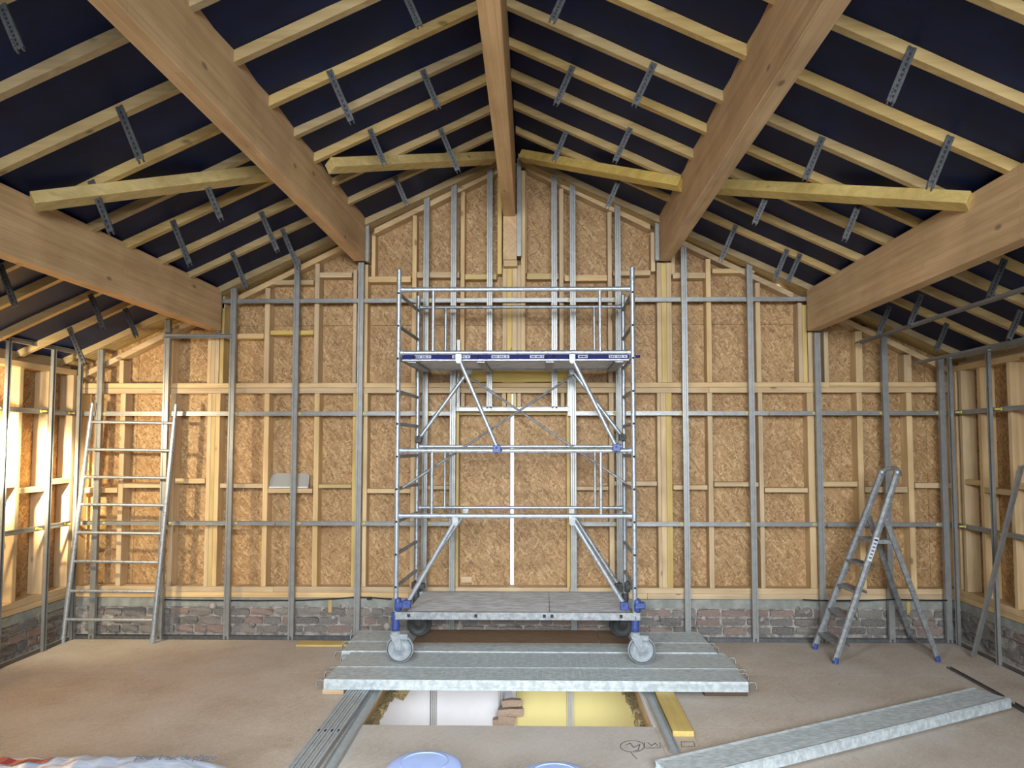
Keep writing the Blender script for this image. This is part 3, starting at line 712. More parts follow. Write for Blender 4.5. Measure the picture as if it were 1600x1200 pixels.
def htube(z, Y, x0, x1, name='guardrail', r=.018, mat=None):
    m = MB(); m.tube((x0, Y, z), (x1, Y, z), r, 12)
    for x in (x0, x1): m.tube((x-.012, Y, z), (x+.012, Y, z), r+.006, 12)
    return m.build(name, mat or A, tower)
e = .03
for Y, x0, x1, zz in ((YF, fl, fr, (zf(452), zf(551), zf(704), zf(806))), (YK, kl, kr, (zf(452)+.0, zf(551), zf(704)+.03, zf(806)+.0))):
    for i, z in enumerate(zz):
        g = htube(z, Y-(.0 if Y == YF else 0), x0+e, x1-e, r=.018 if Y == YF else .014)
for Y, pxs, (za, zb_) in ((YF, (676, 938), (452, 551)), (YF, (676, 938), (704, 806)), (YK, (696, 929), (452, 551)), (YK, (696, 929), (704, 806))):
    for px in pxs: m = MB(); m.tube((PY(px, 600, Y).x, Y, zf(zb_)), (PY(px, 600, Y).x, Y, zf(za)), .0125, 10); m.build('guardrail_upright', A, tower)
# diagonal braces with clamps
def diag(p, q, r=.0165, clamp=True, mat=None, end=None):
    m = MB(); m.tube(p, q, r, 12); o = m.build('diagonal_brace', mat or A, tower)
    p = Vector(p); q = Vector(q); d = (q-p).normalized()
    m = MB(); c = Vector(p); m.poly([(-.022,-.03), (.022,-.03), (.022,.02), (.012,.04), (-.012,.04), (-.022,.02)], c+Vector((0, -.03, 0)), c+Vector((0, -.018, 0)), (1, 0, 0)); m.build('bracket_plate', M['alu_dusty'], o)
    if end:
        m = MB(); m.tube(q-d*.02, q+d*.035, .026, 10); m.box(q.x-.03, q.x+.028, q.y-.045, q.y-.01, q.z-.035, q.z+.02); m.lathe([(0, 0), (.009, .0), (.009, .006), (0, .008)], (q.x-.005, q.y-.05, q.z), (0, 1, 0), 8); m.build('clamp', M[end], o, .006)
    return o
diag(PY(717, 560, YF-.03), PY(777, 700, YF-.03), end='blue_plastic'); diag(PY(894, 560, YF-.03), PY(963, 698, YF-.03), end='blue_plastic')
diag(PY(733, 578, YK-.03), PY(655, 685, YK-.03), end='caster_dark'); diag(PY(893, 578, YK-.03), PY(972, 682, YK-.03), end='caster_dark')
diag(PY(712, 812, YF-.03), PY(637, 941, YF-.03), end='blue_plastic'); diag(PY(894, 812, YF-.03), PY(975, 944, YF-.03), end='blue_plastic')
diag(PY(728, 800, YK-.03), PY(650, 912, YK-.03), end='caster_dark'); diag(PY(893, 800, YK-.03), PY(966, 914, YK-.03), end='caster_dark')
for p, q in ((PY(629, 762, YF+.02), PY(893, 588, YK-.04)), (PY(738, 592, YK-.045), PY(978, 755, YF+.25))):
    m = MB(); m.tube(p, q, .0095, 8); c = p.lerp(q, .1); m.tube(c, p.lerp(q, .16), .013, 8); m.build('cross_brace', M['alu_dusty'], tower)
# upper platform with blue labelled edge
z0, z1 = zf(561.5), zf(554.5); up_ = MB(); up_.box(fl+.03, fr-.03, YF-.012, YF+.004, z0, z1, 0); up_.box(fr+.02, fr+.055, YF-.005, YF+.005, z0+.01, z1-.005, 0)
plat = up_.build('upper_platform_edge', M['label_blue'], tower)
m = MB(); m.box(fl+.03, fr-.03, YF-.014, YF+.03, z0-.012, z0-.001)
m.box(fl+.03, fr-.03, YF+.02, YK-.02, z0, z1-.012, 1); m.box(fl+.03, fr-.03, YK-.03, YK+.01, z0-.01, z1, 0)
for k in range(4):
    x = fl+.1+(fr-fl-.2)*k/3; m.box(x-.03, x+.03, YF+.02, YK-.03, z0-.022, z0-.001, 0)
m.build('upper_deck', [M['alu_dusty'], M['ply_dusty']], tower)
for a, b in ((648, 674), (707, 735), (768, 796), (828, 851), (903, 918), (951, 980)):
    xa_, xb_ = PY(a, 557, YF).x, PY(b, 557, YF).x; m = MB(); m.box(xa_, xb_, YF-.0135, YF-.012, z0+.008, z1-.004, 0)
    for k in range(9):
        if k % 4 == 3: continue
        xx = xa_+.01+(xb_-xa_-.02)*k/9; m.box(xx, xx+.007, YF-.0145, YF-.0135, z0+.013, z1-.01, 1)
        m.box(xx, xx+.011, YF-.0145, YF-.0135, z0+.013+(k % 3)*.004, z0+.016+(k % 3)*.004, 1)
    m.build('sticker', [M['sticker'], M['label_blue']], plat)
for px in (648, 749, 852, 865):
    m = MB(); x = PY(px, 557, YF).x; m.lathe([(0, 0), (.011, 0), (.011, .002)], (x, YF-.0145, (z0+z1)/2), (0, 1, 0), 10); m.build('bolt_hole', M['black'], plat)
# lower platform
zt_, zbm_ = zf(955.5), zf(967.5)
m = MB(); m.box(PY(618, 960, YF).x, PY(1000, 960, YF).x, YF-.03, YF-.0, zbm_, zt_, 1); m.box(PY(618, 960, YF).x, PY(1000, 960, YF).x, YK-.0, YK+.03, zbm_, zt_, 1)
m.box(PY(636, 960, YF).x, PY(858.5, 960, YF).x, YF, YK, zt_-.016, zt_-.001, 0); m.box(PY(859.3, 960, YF).x, PY(985, 960, YF).x, YF, YK, zt_-.016, zt_-.001, 0)
ld = m.build('lower_deck', [M['ply_dusty'], M['alu_dusty']], tower, .002)
for px in (638.5, 743.5, 850.5, 862.5, 970.5):
    x = PY(px, 961, YF-.03).x; m = MB(); m.box(x-.011, x+.011, YF-.0315, YF-.03, zf(963.5), zf(958.5)); m.build('slot', M['black'], ld)
# legs: blue collars and castors
def castor(x, Y, wheel_dx, dark, zbase=.105, spin=0):
    m = MB(); m.lathe([(.022, 0), (.030, .004), (.031, .03), (.027, .06), (.031, .10), (.030, .135), (.022, .14)], (x, Y, .335), (0, 0, 1), 14)
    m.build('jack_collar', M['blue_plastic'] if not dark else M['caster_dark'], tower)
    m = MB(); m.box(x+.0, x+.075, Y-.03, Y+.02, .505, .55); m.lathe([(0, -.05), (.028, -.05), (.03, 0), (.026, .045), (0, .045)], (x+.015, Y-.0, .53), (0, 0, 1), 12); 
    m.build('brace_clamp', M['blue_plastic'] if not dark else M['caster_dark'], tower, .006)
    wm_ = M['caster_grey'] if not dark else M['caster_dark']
    r = .102; c = Vector((x+wheel_dx, Y, zbase+r))
    m = MB(); m.lathe([(0, 0), (.04, 0), (.04, .012), (.03, .03), (0, .03)], (x, Y, .305), (0, 0, 1), 16)
    for sy in (-.034, .034):
        m.add([(x-.038, Y+sy-.003, .315), (x+.04, Y+sy-.003, .315), (c.x+.022, Y+sy-.003, c.z-.012), (c.x-.022, Y+sy-.003, c.z-.012), (x-.038, Y+sy+.003, .315), (x+.04, Y+sy+.003, .315), (c.x+.022, Y+sy+.003, c.z-.012), (c.x-.022, Y+sy+.003, c.z-.012)],
              [(0,1,2,3), (4,5,6,7), (0,1,5,4), (1,2,6,5), (2,3,7,6), (3,0,4,7)])
    m.box(x+.02, x+.095, Y-.03, Y+.03, .275, .315)
    m.lathe([(0, -.04), (.014, -.04), (.014, .04), (0, .04)], c, (0, 1, 0), 12)
    f = m.build('castor_fork', wm_, tower, .004)
    m = MB(); m.lathe([(.0, -.02), (.03, -.024), (.034, -.016), (.082, -.014), (.084, -.02), (.0845, .02), (.082, .014), (.034, .016), (.03, .024), (0, .02)], c, (0, 1, 0), 32, 0)
    m.lathe([(.0845, -.0195), (.096, -.021), (.102, -.012), (.102, .012), (.096, .021), (.0845, .0195)], c, (0, 1, 0), 32, 1)
    m.lathe([(.086, -.0215), (.0935, -.0215)], c, (0, 1, 0), 32, 2)
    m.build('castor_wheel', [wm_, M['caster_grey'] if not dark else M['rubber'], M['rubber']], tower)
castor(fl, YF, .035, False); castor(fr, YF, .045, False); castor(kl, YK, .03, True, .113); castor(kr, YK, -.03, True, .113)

# ---- deck planks bridging the opening
def plank(x0, x1, y0, y1, z1, th, label, perf=(), hooks=(1, 1), grp='galvanised planks bridging the stairwell'):
    o = empty('scaffold_plank', ((x0+x1)/2, (y0+y1)/2, z1-th), label, 'scaffold plank', grp)
    m = MB(); g = .004
    # folded steel section: top, two sides with rolled lower lip
    pr = ribbon([(-(y1-y0)/2+.03, -th+.004), (-(y1-y0)/2+.002, -th+.004), (-(y1-y0)/2+.002, -th*.75), (-(y1-y0)/2+.005, -th*.7), (-(y1-y0)/2+.002, -th*.2), (-(y1-y0)/2+.008, 0), (-(y1-y0)/2+.03, -.003), ((y1-y0)/2-.03, -.003), ((y1-y0)/2-.008, 0), ((y1-y0)/2-.002, -th*.2), ((y1-y0)/2-.002, -th+.004), ((y1-y0)/2-.03, -th+.004)], .002)
    m.poly(pr, (x0, (y0+y1)/2, z1), (x1, (y0+y1)/2, z1), (0, 1, 0)); m.build('steel_deck', M['deck'], o)
    for s_, x in ((-1, x0), (1, x1)):
        m = MB(); m.box(min(x, x-s_*.004), max(x, x-s_*.004), y0+.004, y1-.004, z1-th+.004, z1-.003); m.build('end_plate', M['deck_edge'], o)
        if hooks[0 if s_ < 0 else 1]:
            for yy in (y0+.05, y1-.05):
                m = MB(); P = [(0, -.012), (.03, .0), (.055, -.004), (.066, -.025), (.066, -.05)]
                pr = ribbon([(a, b) for a, b in P], -.005)
                m.poly([(s_*a, b) for a, b in pr], (x, yy+.012, z1-.008), (x, yy-.012, z1-.008), (1, 0, 0)); m.build('hook', M['deck_edge'], o)
    if perf:
        m = MB(); xx = perf[0]
        while xx < perf[1]:
            for k in range(5):
                yy = y0+.06+k*(y1-y0-.12)/4; m.lathe([(.0, .0028), (.004, .0024), (.0065, 0)], (xx, yy, z1-.0025), (0, 0, 1), 6)
            xx += .034 if int(xx*30) % 2 else .048
        tag(m.build('grip_studs', M['white_label'], o), kind='stuff')
    return o
zt1 = .104; yfp = PZ(800, 1064, zt1).y; ybp = PZ(800, 1043, zt1).y; yb2 = PZ(800, 1019, zt1).y; yb3 = PZ(800, 1003, zt1).y
plank(PZ(505, 1063, zt1).x, PZ(1170, 1067, zt1).x, yfp, ybp-.004, zt1, .068, 'front galvanised plank at the edge of the stairwell opening', (PZ(690, 1055, zt1).x, PZ(985, 1055, zt1).x))
plank(PZ(530, 1040, zt1-.01).x, PZ(1150, 1043, zt1-.01).x, ybp+.002, yb2-.006, zt1-.003, .065, 'middle galvanised plank under the front castors', (PZ(745, 1030, zt1).x, PZ(980, 1030, zt1).x))
plank(PZ(533, 1018, zt1).x, PZ(1122, 1022, zt1).x, yb2+.004, yb3-.004, zt1, .068, 'third galvanised plank just behind the front castors')
plank(PZ(545, 1002, zt1).x, PZ(1108, 1006, zt1).x, yb3+.002, PZ(800, 986, zt1).y, zt1-.002, .064, 'rear galvanised plank by the brick plinth, under the back castors')
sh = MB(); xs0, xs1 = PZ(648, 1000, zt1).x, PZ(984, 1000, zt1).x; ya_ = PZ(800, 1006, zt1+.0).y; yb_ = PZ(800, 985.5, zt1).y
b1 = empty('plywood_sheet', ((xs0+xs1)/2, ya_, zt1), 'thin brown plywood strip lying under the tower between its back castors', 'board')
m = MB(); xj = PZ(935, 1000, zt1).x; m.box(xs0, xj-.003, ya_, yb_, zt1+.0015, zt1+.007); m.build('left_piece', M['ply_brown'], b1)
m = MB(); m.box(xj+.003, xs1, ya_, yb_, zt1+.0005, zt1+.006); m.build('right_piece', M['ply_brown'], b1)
# bearers under the planks
def thing_box(name, x0, x1, y0, y1, z0, z1, mat, label, cat, grp=None, bev=.003):
    m = MB(); m.box(x0, x1, y0, y1, z0, z1); o = m.build(name, M[mat], None, bev); return tag(o, label, cat, grp)
thing_box('timber_bearer', PZ(502, 1080, .03).x, PZ(536, 1080, .03).x, yfp+.01, yb3, .001, .036, 'pine_x', 'brown timber bearer under the left ends of the planks', 'timber')
thing_box('timber_bearer', PZ(1100, 1080, .03).x, PZ(1167, 1080, .03).x, yfp+.03, yb3, .001, .036, 'dark_wood', 'dark timber bearer under the right ends of the planks', 'timber')
# diagonal plank in the right foreground
q0 = PZ(1522, 1073, .075); q1 = PZ(1577, 1092, .075); fA = PZ(1200, 1141, .075); nA = PZ(1240, 1182, .075)
dirv = ((fA-q0).normalized()+(nA-q1).normalized()).normalized(); cen = (q0+q1)/2; wd = (q0-q1).length
o = empty('scaffold_plank', cen, 'dusty galvanised plank lying diagonally in the right foreground', 'scaffold plank')
perp = Vector((-dirv.y, dirv.x, 0)); Ld = 2.6; th = .06; wv = abs((q0-q1).dot(perp)); hw_ = wv/2
pr = ribbon([(-hw_+.03, -th+.003), (-hw_, -th+.003), (-hw_, -th*.68), (-hw_+.008, -th*.62), (-hw_+.008, -th*.3), (-hw_, -.008), (-hw_+.012, 0), (-hw_+.03, -.005), (hw_-.03, -.005), (hw_-.012, 0), (hw_, -.008), (hw_, -th+.003), (hw_-.03, -th+.003)], .002)
m = MB(); m.poly(pr, cen, cen+dirv*Ld, perp); 
if False: pass
dk = m.build('steel_deck', M['deck'], o)
m = MB(); m.bar(cen+Vector((0, 0, -th/2)), cen-dirv*.006+Vector((0, 0, -th/2)), wv-.006, th-.01, perp); m.build('end_plate', M['deck_edge'], o)
for s_ in (-.35, .35):
    m = MB(); c = cen+perp*wv*s_; m.bar(c-Vector((0, 0, .014)), c-dirv*.03-Vector((0, 0, .012)), .022, .006, perp); m.bar(c-dirv*.03-Vector((0, 0, .012)), c-dirv*.045-Vector((0, 0, .03)), .022, .006, perp); m.build('hook', M['deck_edge'], o)
# ---- metal profiles lying on the floor, left of the opening
P0 = PZ(543, 1079, .03); P1 = PZ(449, 1199, .03); dB = (P1-P0).normalized(); nB = Vector((-dB.y, dB.x, 0)); nB = nB if nB.x > 0 else -nB
for k, lb_ in enumerate(('leftmost', 'second from the left', 'third from the left', 'rightmost')):
    a = P0+nB*(.018+.0385*k)-dB*.9; b = P1+nB*(.018+.0385*k)+dB*1.6
    o = empty('metal_profile', ((a.x+b.x)/2, (a.y+b.y)/2, .0), lb_+' galvanised stud profile of the bundle lying left of the opening', 'metal profile', 'bundle of galvanised profiles by the opening')
    m = MB(); w2 = .015; m.poly(ribbon([(-w2, -.03), (-w2, 0), (-.007, 0), (-.005, -.007), (.005, -.007), (.007, 0), (w2, 0), (w2, -.03)], .0016), (a.x, a.y, .034), (b.x, b.y, .034), nB); m.build('web', M['galv_dull'], o)
    mm = MB(); c = P0.lerp(P1, .58)+nB*(.018+.0385*k); c.z = .0348; mm.bar(c, c+dB*.03, .028, .0012, nB); mm.build('tape_band', M['label_blue'], o)
def lying_track(a, b, w, label, h=.028, z=.003, mat='galv_dull', grp=None):
    o = empty('metal_track', (a.x, a.y, 0), label, 'metal track', grp); m = MB()
    m.poly(ribbon([(-w/2, h), (-w/2, 0), (w/2, 0), (w/2, h)], .0016), (a.x, a.y, z), (b.x, b.y, z), (1, 0, 0)); m.build('channel', M[mat], o); return o
a = PZ(585, 1079, 0); b = PZ(510, 1199, 0); d = (b-a).normalized(); lying_track(a-d*.8+Vector((.03, 0, 0)), b+d*1.5+Vector((.03, 0, 0)), .06, 'open galvanised track lying between the profile bundle and the opening')
a = PZ(1014, 1088, 0); b = PZ(1053, 1176, 0); d = (b-a).normalized(); lying_track(a-d*.8, b+d*.02, .05, 'open galvanised track along the right edge of the opening')
a = PZ(1482, 1044, 0); b = PZ(1566, 1090, 0); lying_track(a, b, .03, 'thin dark metal track on the floor behind the diagonal plank', h=.012, mat='galv_dark')
a = PZ(1582, 1102, 0); b = PZ(1640, 1136, 0); lying_track(a, b, .035, 'short metal track on the floor right of the diagonal plank', h=.02, mat='galv_dark')
# timber offcuts
a0_ = PZ(1040, 1083, .04); a1_ = PZ(1068, 1141, .04)
o = empty('timber_offcut', (a1_.x, a1_.y, 0), 'yellowish timber plank beside the track right of the opening', 'timber'); d = (a0_-a1_).normalized()
m = MB(); m.bar(Vector((a1_.x, a1_.y, .018)), Vector((a1_.x, a1_.y, .018))+d*1.2, .125, .033, (1, 0, 0)); m.build('timber', M['yellow_y'], o, .003)
thing_box('timber_batten', PZ(465, 1008, 0).x, PZ(548, 1008, 0).x, PZ(500, 1011, 0).y, PZ(500, 1004, 0).y, .001, .018, 'yellow_x', 'pale thin batten on the floor left of the planks', 'timber')

# ---- leaning ladder (left)
lad = empty('ladder', (PZ(166, 1005, 0).x, 6.27, 0), 'silver aluminium ladder leaning on the left part of the back wall', 'ladder')
lb = PZ(97.5, 1004, .0); lbot = Vector((lb.x, lb.y, .012)); rb_ = PZ(238, 1005, 0.); rbot = Vector((rb_.x, rb_.y, .012))
ltop = PY(144.5, 630, 6.455); rtop = PY(275, 632, 6.455)
for p, q in ((lbot, ltop), (rbot, rtop)):
    m = MB(); m.tube(p, q-(q-p).normalized()*.16, .0205, 14); st = m.build('stile', A, lad)
    m = MB(); m.tube(q-(q-p).normalized()*.16, q, .0165, 12); m.build('spigot', A, st)
    m = MB(); m.tube(p-Vector((0, 0, .010)), p+(q-p).normalized()*.03, .0225, 12); m.build('foot', M['caster_grey'], st)
for yy in (660, 703, 746, 789, 833, 878, 923.5, 968):
    ta = (yy-1004)/(630-1004)
    def at_y(p, q, y):
        lo, hi = 0, 1
        for _ in range(30):
            mi = (lo+hi)/2; P = p.lerp(q, mi)-EYE; c = ROT.transposed() @ P; py = CY-F*c.y/-c.z
            if py > y: lo = mi
            else: hi = mi
        return p.lerp(q, lo)
    m = MB(); m.tube(at_y(lbot, ltop, yy-(1 if yy < 900 else 0)), at_y(rbot, rtop, yy+1), .0135, 10); m.build('rung', A, lad)

# ---- stepladder (right)
f1 = PZ(1273, 1014, 0); f2 = PZ(1305, 1037, 0); r1 = PZ(1425, 1004, 0); r2 = PZ(1466, 1034, 0)
t1 = PX(1378, 738, 2.80); t2 = PX(1403, 738, 2.83)
t1 = Vector((2.80, 6.06, PY(1378, 738, 6.06).z)); t1.x = PY(1378, 738, 6.06).x; t2 = PY(1402, 738, 5.86)
sl = empty('stepladder', ((f2.x+r2.x)/2, 5.95, 0), 'grey paint-splashed aluminium stepladder standing on the right', 'stepladder')
S = M['alu_dusty']
for k, (p, q) in enumerate(((f1, t1), (f2, t2))):
    m = MB(); p = p+Vector((0, 0, .02)); m.poly(ribbon([(-.02, .02), (-.02, -.02), (.02, -.02), (.02, .02), (-.018, .02)], -.004) if False else [(-.014,-.024), (.014,-.024), (.017,0), (.014,.024), (-.014,.024), (-.017,0)], p, q, (0, 1, 0)); rl_ = m.build('front_rail', S, sl, .003)
    m = MB(); m.tube(p+Vector((0, 0, -.019)), p+(q-p).normalized()*.03, .024, 10); m.build('foot', M['blue_plastic'], rl_)
    if k == 1:
        a_ = p.lerp(q, .655); b_ = p.lerp(q, .53); n_ = Vector((-.5, -.86, 0))
        m = MB(); sd = (b_-a_).normalized(); off = Vector((-.0, -.0185, 0)); m.bar(a_+off, b_+off, .036, .002, (1, 0, .4)); m.build('safety_sticker', M['white_label'], rl_)
        for j in range(6):
            c_ = a_.lerp(b_, .08+.15*j)+Vector((0, -.0205, 0)); m = MB(); m.bar(c_, c_+sd*.013, .022 if j else .028, .0015, (1, 0, .4)); m.build('sticker_print', M['dark_ink' if j else 'label_blue'], rl_)
# hoop joining the rail tops
m = MB(); arc = [t1]
for k in range(1, 8):
    a_ = k/8; P = t1.lerp(t2, a_); P.z += .035*math.sin(math.pi*a_)**.5; P.x += .03*math.sin(math.pi*a_); arc.append(P)
arc.append(t2); m.path(arc, .017, 10)
for q in (t1, t2): m.lathe([(0, -.025), (.026, -.02), (.028, 0), (.026, .02), (0, .025)], q, (0, 1, 0), 14)
m.build('top_hoop', A, sl)
def on_rail(p, q, z): t = (z-p.z)/(q.z-p.z); return p.lerp(q, t)
h1 = on_rail(f1, t1, 1.13)+Vector((.02, .0, 0)); h2 = on_rail(f2, t2, 1.13)+Vector((.02, 0, 0))
for p, q in ((r1, h1), (r2, h2)):
    m = MB(); p = p+Vector((0, 0, .02)); m.poly([(-.011,-.02), (.011,-.02), (.013,0), (.011,.02), (-.011,.02)], p, q, (0, 1, 0)); l_ = m.build('rear_leg', S, sl, .003)
    m = MB(); m.tube(p+Vector((0, 0, -.019)), p+(q-p).normalized()*.03, .02, 10); m.build('foot', M['blue_plastic'], l_)
for z in (.145, .355, .56, .765):
    a_, b_ = on_rail(f1, t1, z), on_rail(f2, t2, z); m = MB(); c0 = a_+Vector((.02, 0, 0)); c1 = b_+Vector((.02, 0, 0))
    m.poly(ribbon([(-.045, -.02), (-.045, 0), (.045, 0), (.045, -.02)], .003), c0, c1, (1, 0, 0))
    for g in (-.02, .0, .02): m.bar(c0+Vector((g, 0, .0015)), c1+Vector((g, 0, .0015)), .006, .003, (1, 0, 0))
    m.build('tread', S, sl)
z = zw(841, 5.95); a_, b_ = on_rail(f1, t1, z), on_rail(f2, t2, z); ra, rb2 = on_rail(r1, h1, z), on_rail(r2, h2, z)
m = MB(); x0_ = min(a_.x, b_.x)-.0; x1_ = max(ra.x, rb2.x)+.0; m.box(x0_, x1_, b_.y+.02, a_.y-.02, z-.006, z); m.box(x0_, x1_, b_.y+.015, b_.y+.02, z-.03, z+.002); m.box(x0_, x1_, a_.y-.02, a_.y-.015, z-.03, z+.002); m.box(x0_-.003, x0_, b_.y+.02, a_.y-.02, z-.03, z); m.build('platform', S, sl, .002)
m = MB(); z = .16; m.tube(on_rail(r1, h1, .06), on_rail(r2, h2, .06), .011, 8); m.build('rear_stay', S, sl)

# ---- leaning profile at the right edge
a = PZ(1523, 1029, .0)+Vector((0, 0, .012)); b = PX(1598, 728, XR-.035)
o = empty('leaning_profile', (a.x, a.y, 0), 'grey metal profile leaning against the right wall lining', 'metal profile'); m = MB()
m.poly(ribbon([(-.02, .02), (-.02, 0), (.02, 0), (.02, .02)], .002), a, b, (1, .4, 0)); m.build('channel', M['galv'], o)

# ---- plasterboard offcut resting on a noggin
p = PY(455, 762, YW+.03); o = empty('plasterboard_offcut', (p.x, YW+.03, zw(763.5, YW)), 'grey plasterboard offcut with white edge standing on a noggin left of the tower', 'board')
xa_, xb_ = PY(421, 760, YW+.03).x, PY(482, 760, YW+.03).x; zz = zw(763.3, YW)
pts = [(xa_, 0), (xb_, 0), (xb_, .10), (xb_-.02, .118), (xa_+.05, .118), (xa_+.015, .10), (xa_, .06)]
m = MB(); n = len(pts); vs = [(x, YW+.03+h*.25, zz+.014+h) for x, h in pts]+[(x, YW+.043+h*.25, zz+.014+h) for x, h in pts]
m.add(vs, [tuple(range(n)), tuple(range(2*n-1, n-1, -1))]+[(i, (i+1) % n, n+(i+1) % n, n+i) for i in range(n)]); m.build('paper_face', M['grey_paper'], o)
m = MB(); m.box(xa_, xb_, YW+.012, YW+.042, zz-.0, zz+.014); m.build('gypsum_edge', M['white_label'], o)

# ---- cable along the sill, yellow string
def cable(pts, r, name, mat, label, cat):
    m = MB(); m.path(pts, r, 8); return tag(m.build(name, M[mat]), label, cat)
cable([PY(x, y, YW-.012) for x, y in ((255,937), (330,938), (400,938.5), (470,938), (520,936), (556,933), (585,934), (612,936.5))], .006, 'cable', 'cable_black', 'black cable running along the sill left of the tower', 'cable')
m = MB(); p = PY(577, 935, YW-.02); m.box(p.x-.02, p.x+.02, YW-.03, YW-.002, p.z-.012, p.z+.012); tag(m.build('cable_connector', M['black'], None, .003), 'small black connector on the cable left of the tower', 'connector')
cable([PY(x, y, YM-.02) for x, y in ((1129,612), (1140,670), (1152,720), (1164,765), (1176,815), (1190,850))], .0012, 'string', 'string', 'thin yellow string hanging across the right part of the back wall', 'string')
cable([PY(x, y, YM-.02) for x, y in ((1255,937), (1300,939), (1360,938), (1400,936.5), (1450,938), (1480,938))], .006, 'cable', 'cable_black', 'black cable along the sill behind the stepladder', 'cable')

# ---- plaster bags and buckets in the foreground
def bag(x0, x1, y0, y1, z0, z1, label, seed, printed):
    rr = random.Random(seed); o = empty('plaster_bag', ((x0+x1)/2, (y0+y1)/2, z0), label, 'bag'); m = MB(); nx, ny = 44, 16
    def surf(i, j, top):
        u = i/nx; v = j/ny; x = x0+(x1-x0)*u; y = y0+(y1-y0)*v
        e = (1-abs(2*u-1)**5)*(1-abs(2*v-1)**4); e = max(e, 0)**.5
        bulge = 1+.12*math.sin(u*9+seed)+.16*math.exp(-((u-.88)/.09)**2)-.14*math.exp(-((u-.68)/.06)**2)
        wr = .006*math.sin(u*70+v*11)+.004*math.sin(u*31-v*23)
        h = (z1-z0)*.5*e*bulge
        return (x+(.012*math.sin(v*17+u*5) if i in (0, nx) else 0), y, z0+(z1-z0)*.5+(h+wr*e if top else -(z1-z0)*.5*e))
    vs = []; fs = []
    for tp in (True, False):
        b_ = len(vs)
        for j in range(ny+1):
            for i in range(nx+1): vs.append(surf(i, j, tp))
        for j in range(ny):
            for i in range(nx): q = (b_+j*(nx+1)+i, b_+j*(nx+1)+i+1, b_+(j+1)*(nx+1)+i+1, b_+(j+1)*(nx+1)+i); fs.append(q if tp else q[::-1])
    m.add(vs, fs, 0, True); bo = m.build('film', M['bag_film'], o)
    if printed:
        # red band wrapped over the bag, following its surface
        mm = MB(); band = []
        for i in range(1, 20):
            row = []
            for j in (11.2, 12.2, 13.0):
                jj = j+(i-15)*.03; p = surf(i, jj, True); row.append((p[0], p[1], p[2]+.004))
            band.append(row)
        for k_ in range(len(band)-1):
            mm.add([*band[k_], *band[k_+1]], [(0,1,4,3), (1,2,5,4)], 0, True)
        mm.build('red_band', M['red_print'], o)
        cu = bpy.data.curves.new('print', 'FONT'); cu.body = 'pour 1 sac de plâtre'; cu.size = .042; cu.extrude = .0008; cu.materials.append(M['dark_ink'])
        t0 = bpy.data.objects.new('print_curve', cu); COL.objects.link(t0); bpy.context.view_layer.update(); tm = bpy.data.meshes.new_from_object(t0); bpy.data.objects.remove(t0); t = bpy.data.objects.new('print', tm); COL.objects.link(t); p = surf(33, 12, True); q = surf(40, 12, True)
        t.location = (p[0]-.02, p[1]-.02, max(p[2], q[2])+.018); t.rotation_euler = (.35, 0, 0); t.parent = o; t.matrix_parent_inverse = wm(o).inverted()
    return o
bz = .36; pr_ = PZ(352, 1177, bz); pl_ = PZ(-60, 1182, bz)
bag(pl_.x-.1, pr_.x, pr_.y-.52, pr_.y+.02,   .215, .375, 'shiny white plastic bag of plaster, topmost of the stack at bottom left', 2, True)
bag(pl_.x-.12, pr_.x-.03, pr_.y-.52, pr_.y-.01, .001, .19, 'white plastic bag of plaster, bottom of the stack at bottom left', 5, False)
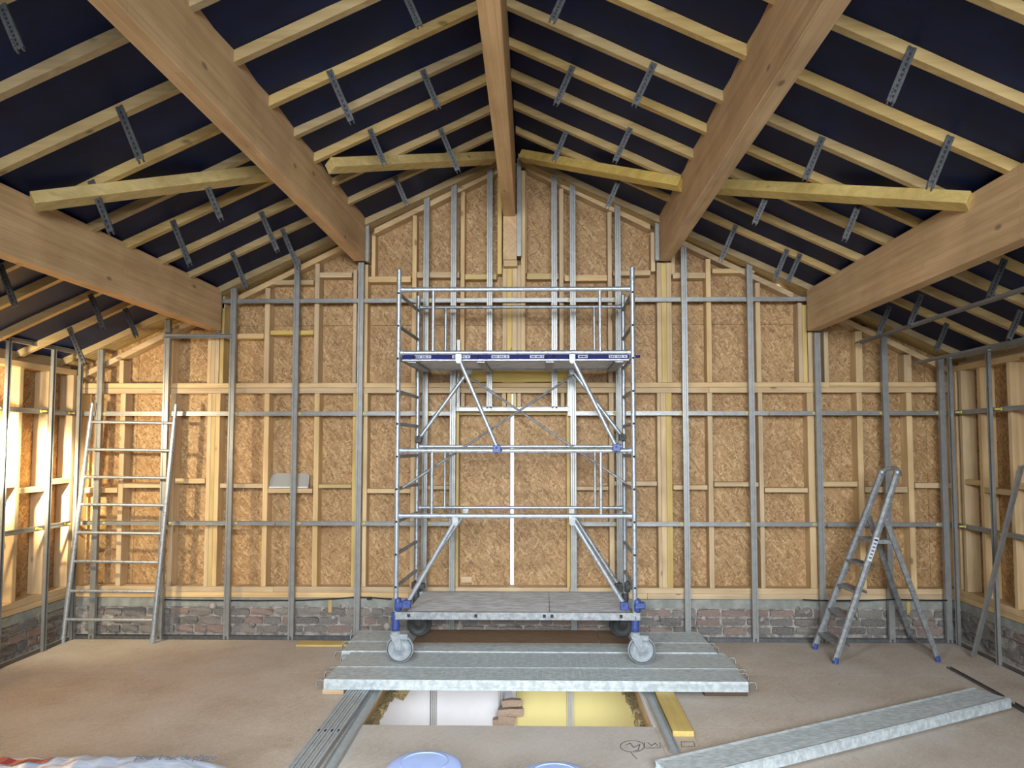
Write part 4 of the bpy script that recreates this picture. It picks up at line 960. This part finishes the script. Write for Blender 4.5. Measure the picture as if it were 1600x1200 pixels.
def bucket(px, pytop, zr_, R, label):
    yb_ = PZ(px, pytop, zr_).y; cy = yb_-R; cx = PZ(px, pytop, zr_).x*(cy/yb_); o = empty('bucket', (cx, cy, 0), label, 'bucket')
    m = MB(); m.lathe([(0, .002), (R*.84, .002), (R*.86, .01), (R*.97, zr_-.03), (R*.97, zr_-.012), (0, zr_-.012)], (cx, cy, 0), (0, 0, 1), 40); m.build('body', M['bucket_white'], o)
    m = MB(); m.lathe([(R*.985, zr_-.035), (R, zr_-.03), (R*1.0, zr_-.008), (R*.985, zr_), (R*.93, zr_+.006), (R*.8, zr_+.012), (R*.55, zr_+.017), (R*.3, zr_+.02), (0, zr_+.021)], (cx, cy, 0), (0, 0, 1), 48); m.build('lid', M['bucket_white'], o)
    m = MB(); m.lathe([(R*.60, zr_+.0155), (R*.61, zr_+.019), (R*.64, zr_+.019), (R*.65, zr_+.0145)], (cx, cy, 0), (0, 0, 1), 40); m.build('lid_ring', M['bucket_white'], o)
    m = MB(); m.path([(cx+R*1.02*math.cos(a), cy-R*1.02*abs(math.sin(a)), zr_-.06-.10*abs(math.sin(a))) for a in [math.pi+math.pi*i/14 for i in range(15)]], .003, 6); m.build('handle', M['galv'], o); return o
bucket(663, 1173, .38, .155, 'pale blue white lidded bucket at the bottom centre, left of the two')
bucket(867, 1190, .37, .155, 'pale blue white lidded bucket at the bottom centre, right of the two')

# ---- chink of daylight at the right eaves
m_, t_, b_ = nt('daylight'); b_.inputs['Emission Color'].default_value = (.85,.9,1,1); b_.inputs['Emission Strength'].default_value = 9
p = PY(1214, 451, YO-.02); m = MB(); m.add([(p.x-.02, YO-.02, p.z-.035), (p.x+.012, YO-.02, p.z-.0), (p.x+.03, YO-.02, p.z+.05), (p.x+.06, YO-.02, p.z+.075), (p.x-.005, YO-.02, p.z+.01),
   (p.x-.02, YO-.004, p.z-.035), (p.x+.012, YO-.004, p.z-.0), (p.x+.03, YO-.004, p.z+.05), (p.x+.06, YO-.004, p.z+.075), (p.x-.005, YO-.004, p.z+.01)],
   [(0,1,2,3,4), (9,8,7,6,5), (0,1,6,5), (1,2,7,6), (2,3,8,7), (3,4,9,8), (4,0,5,9)]); m.build('daylight_chink', m_, wall_back)
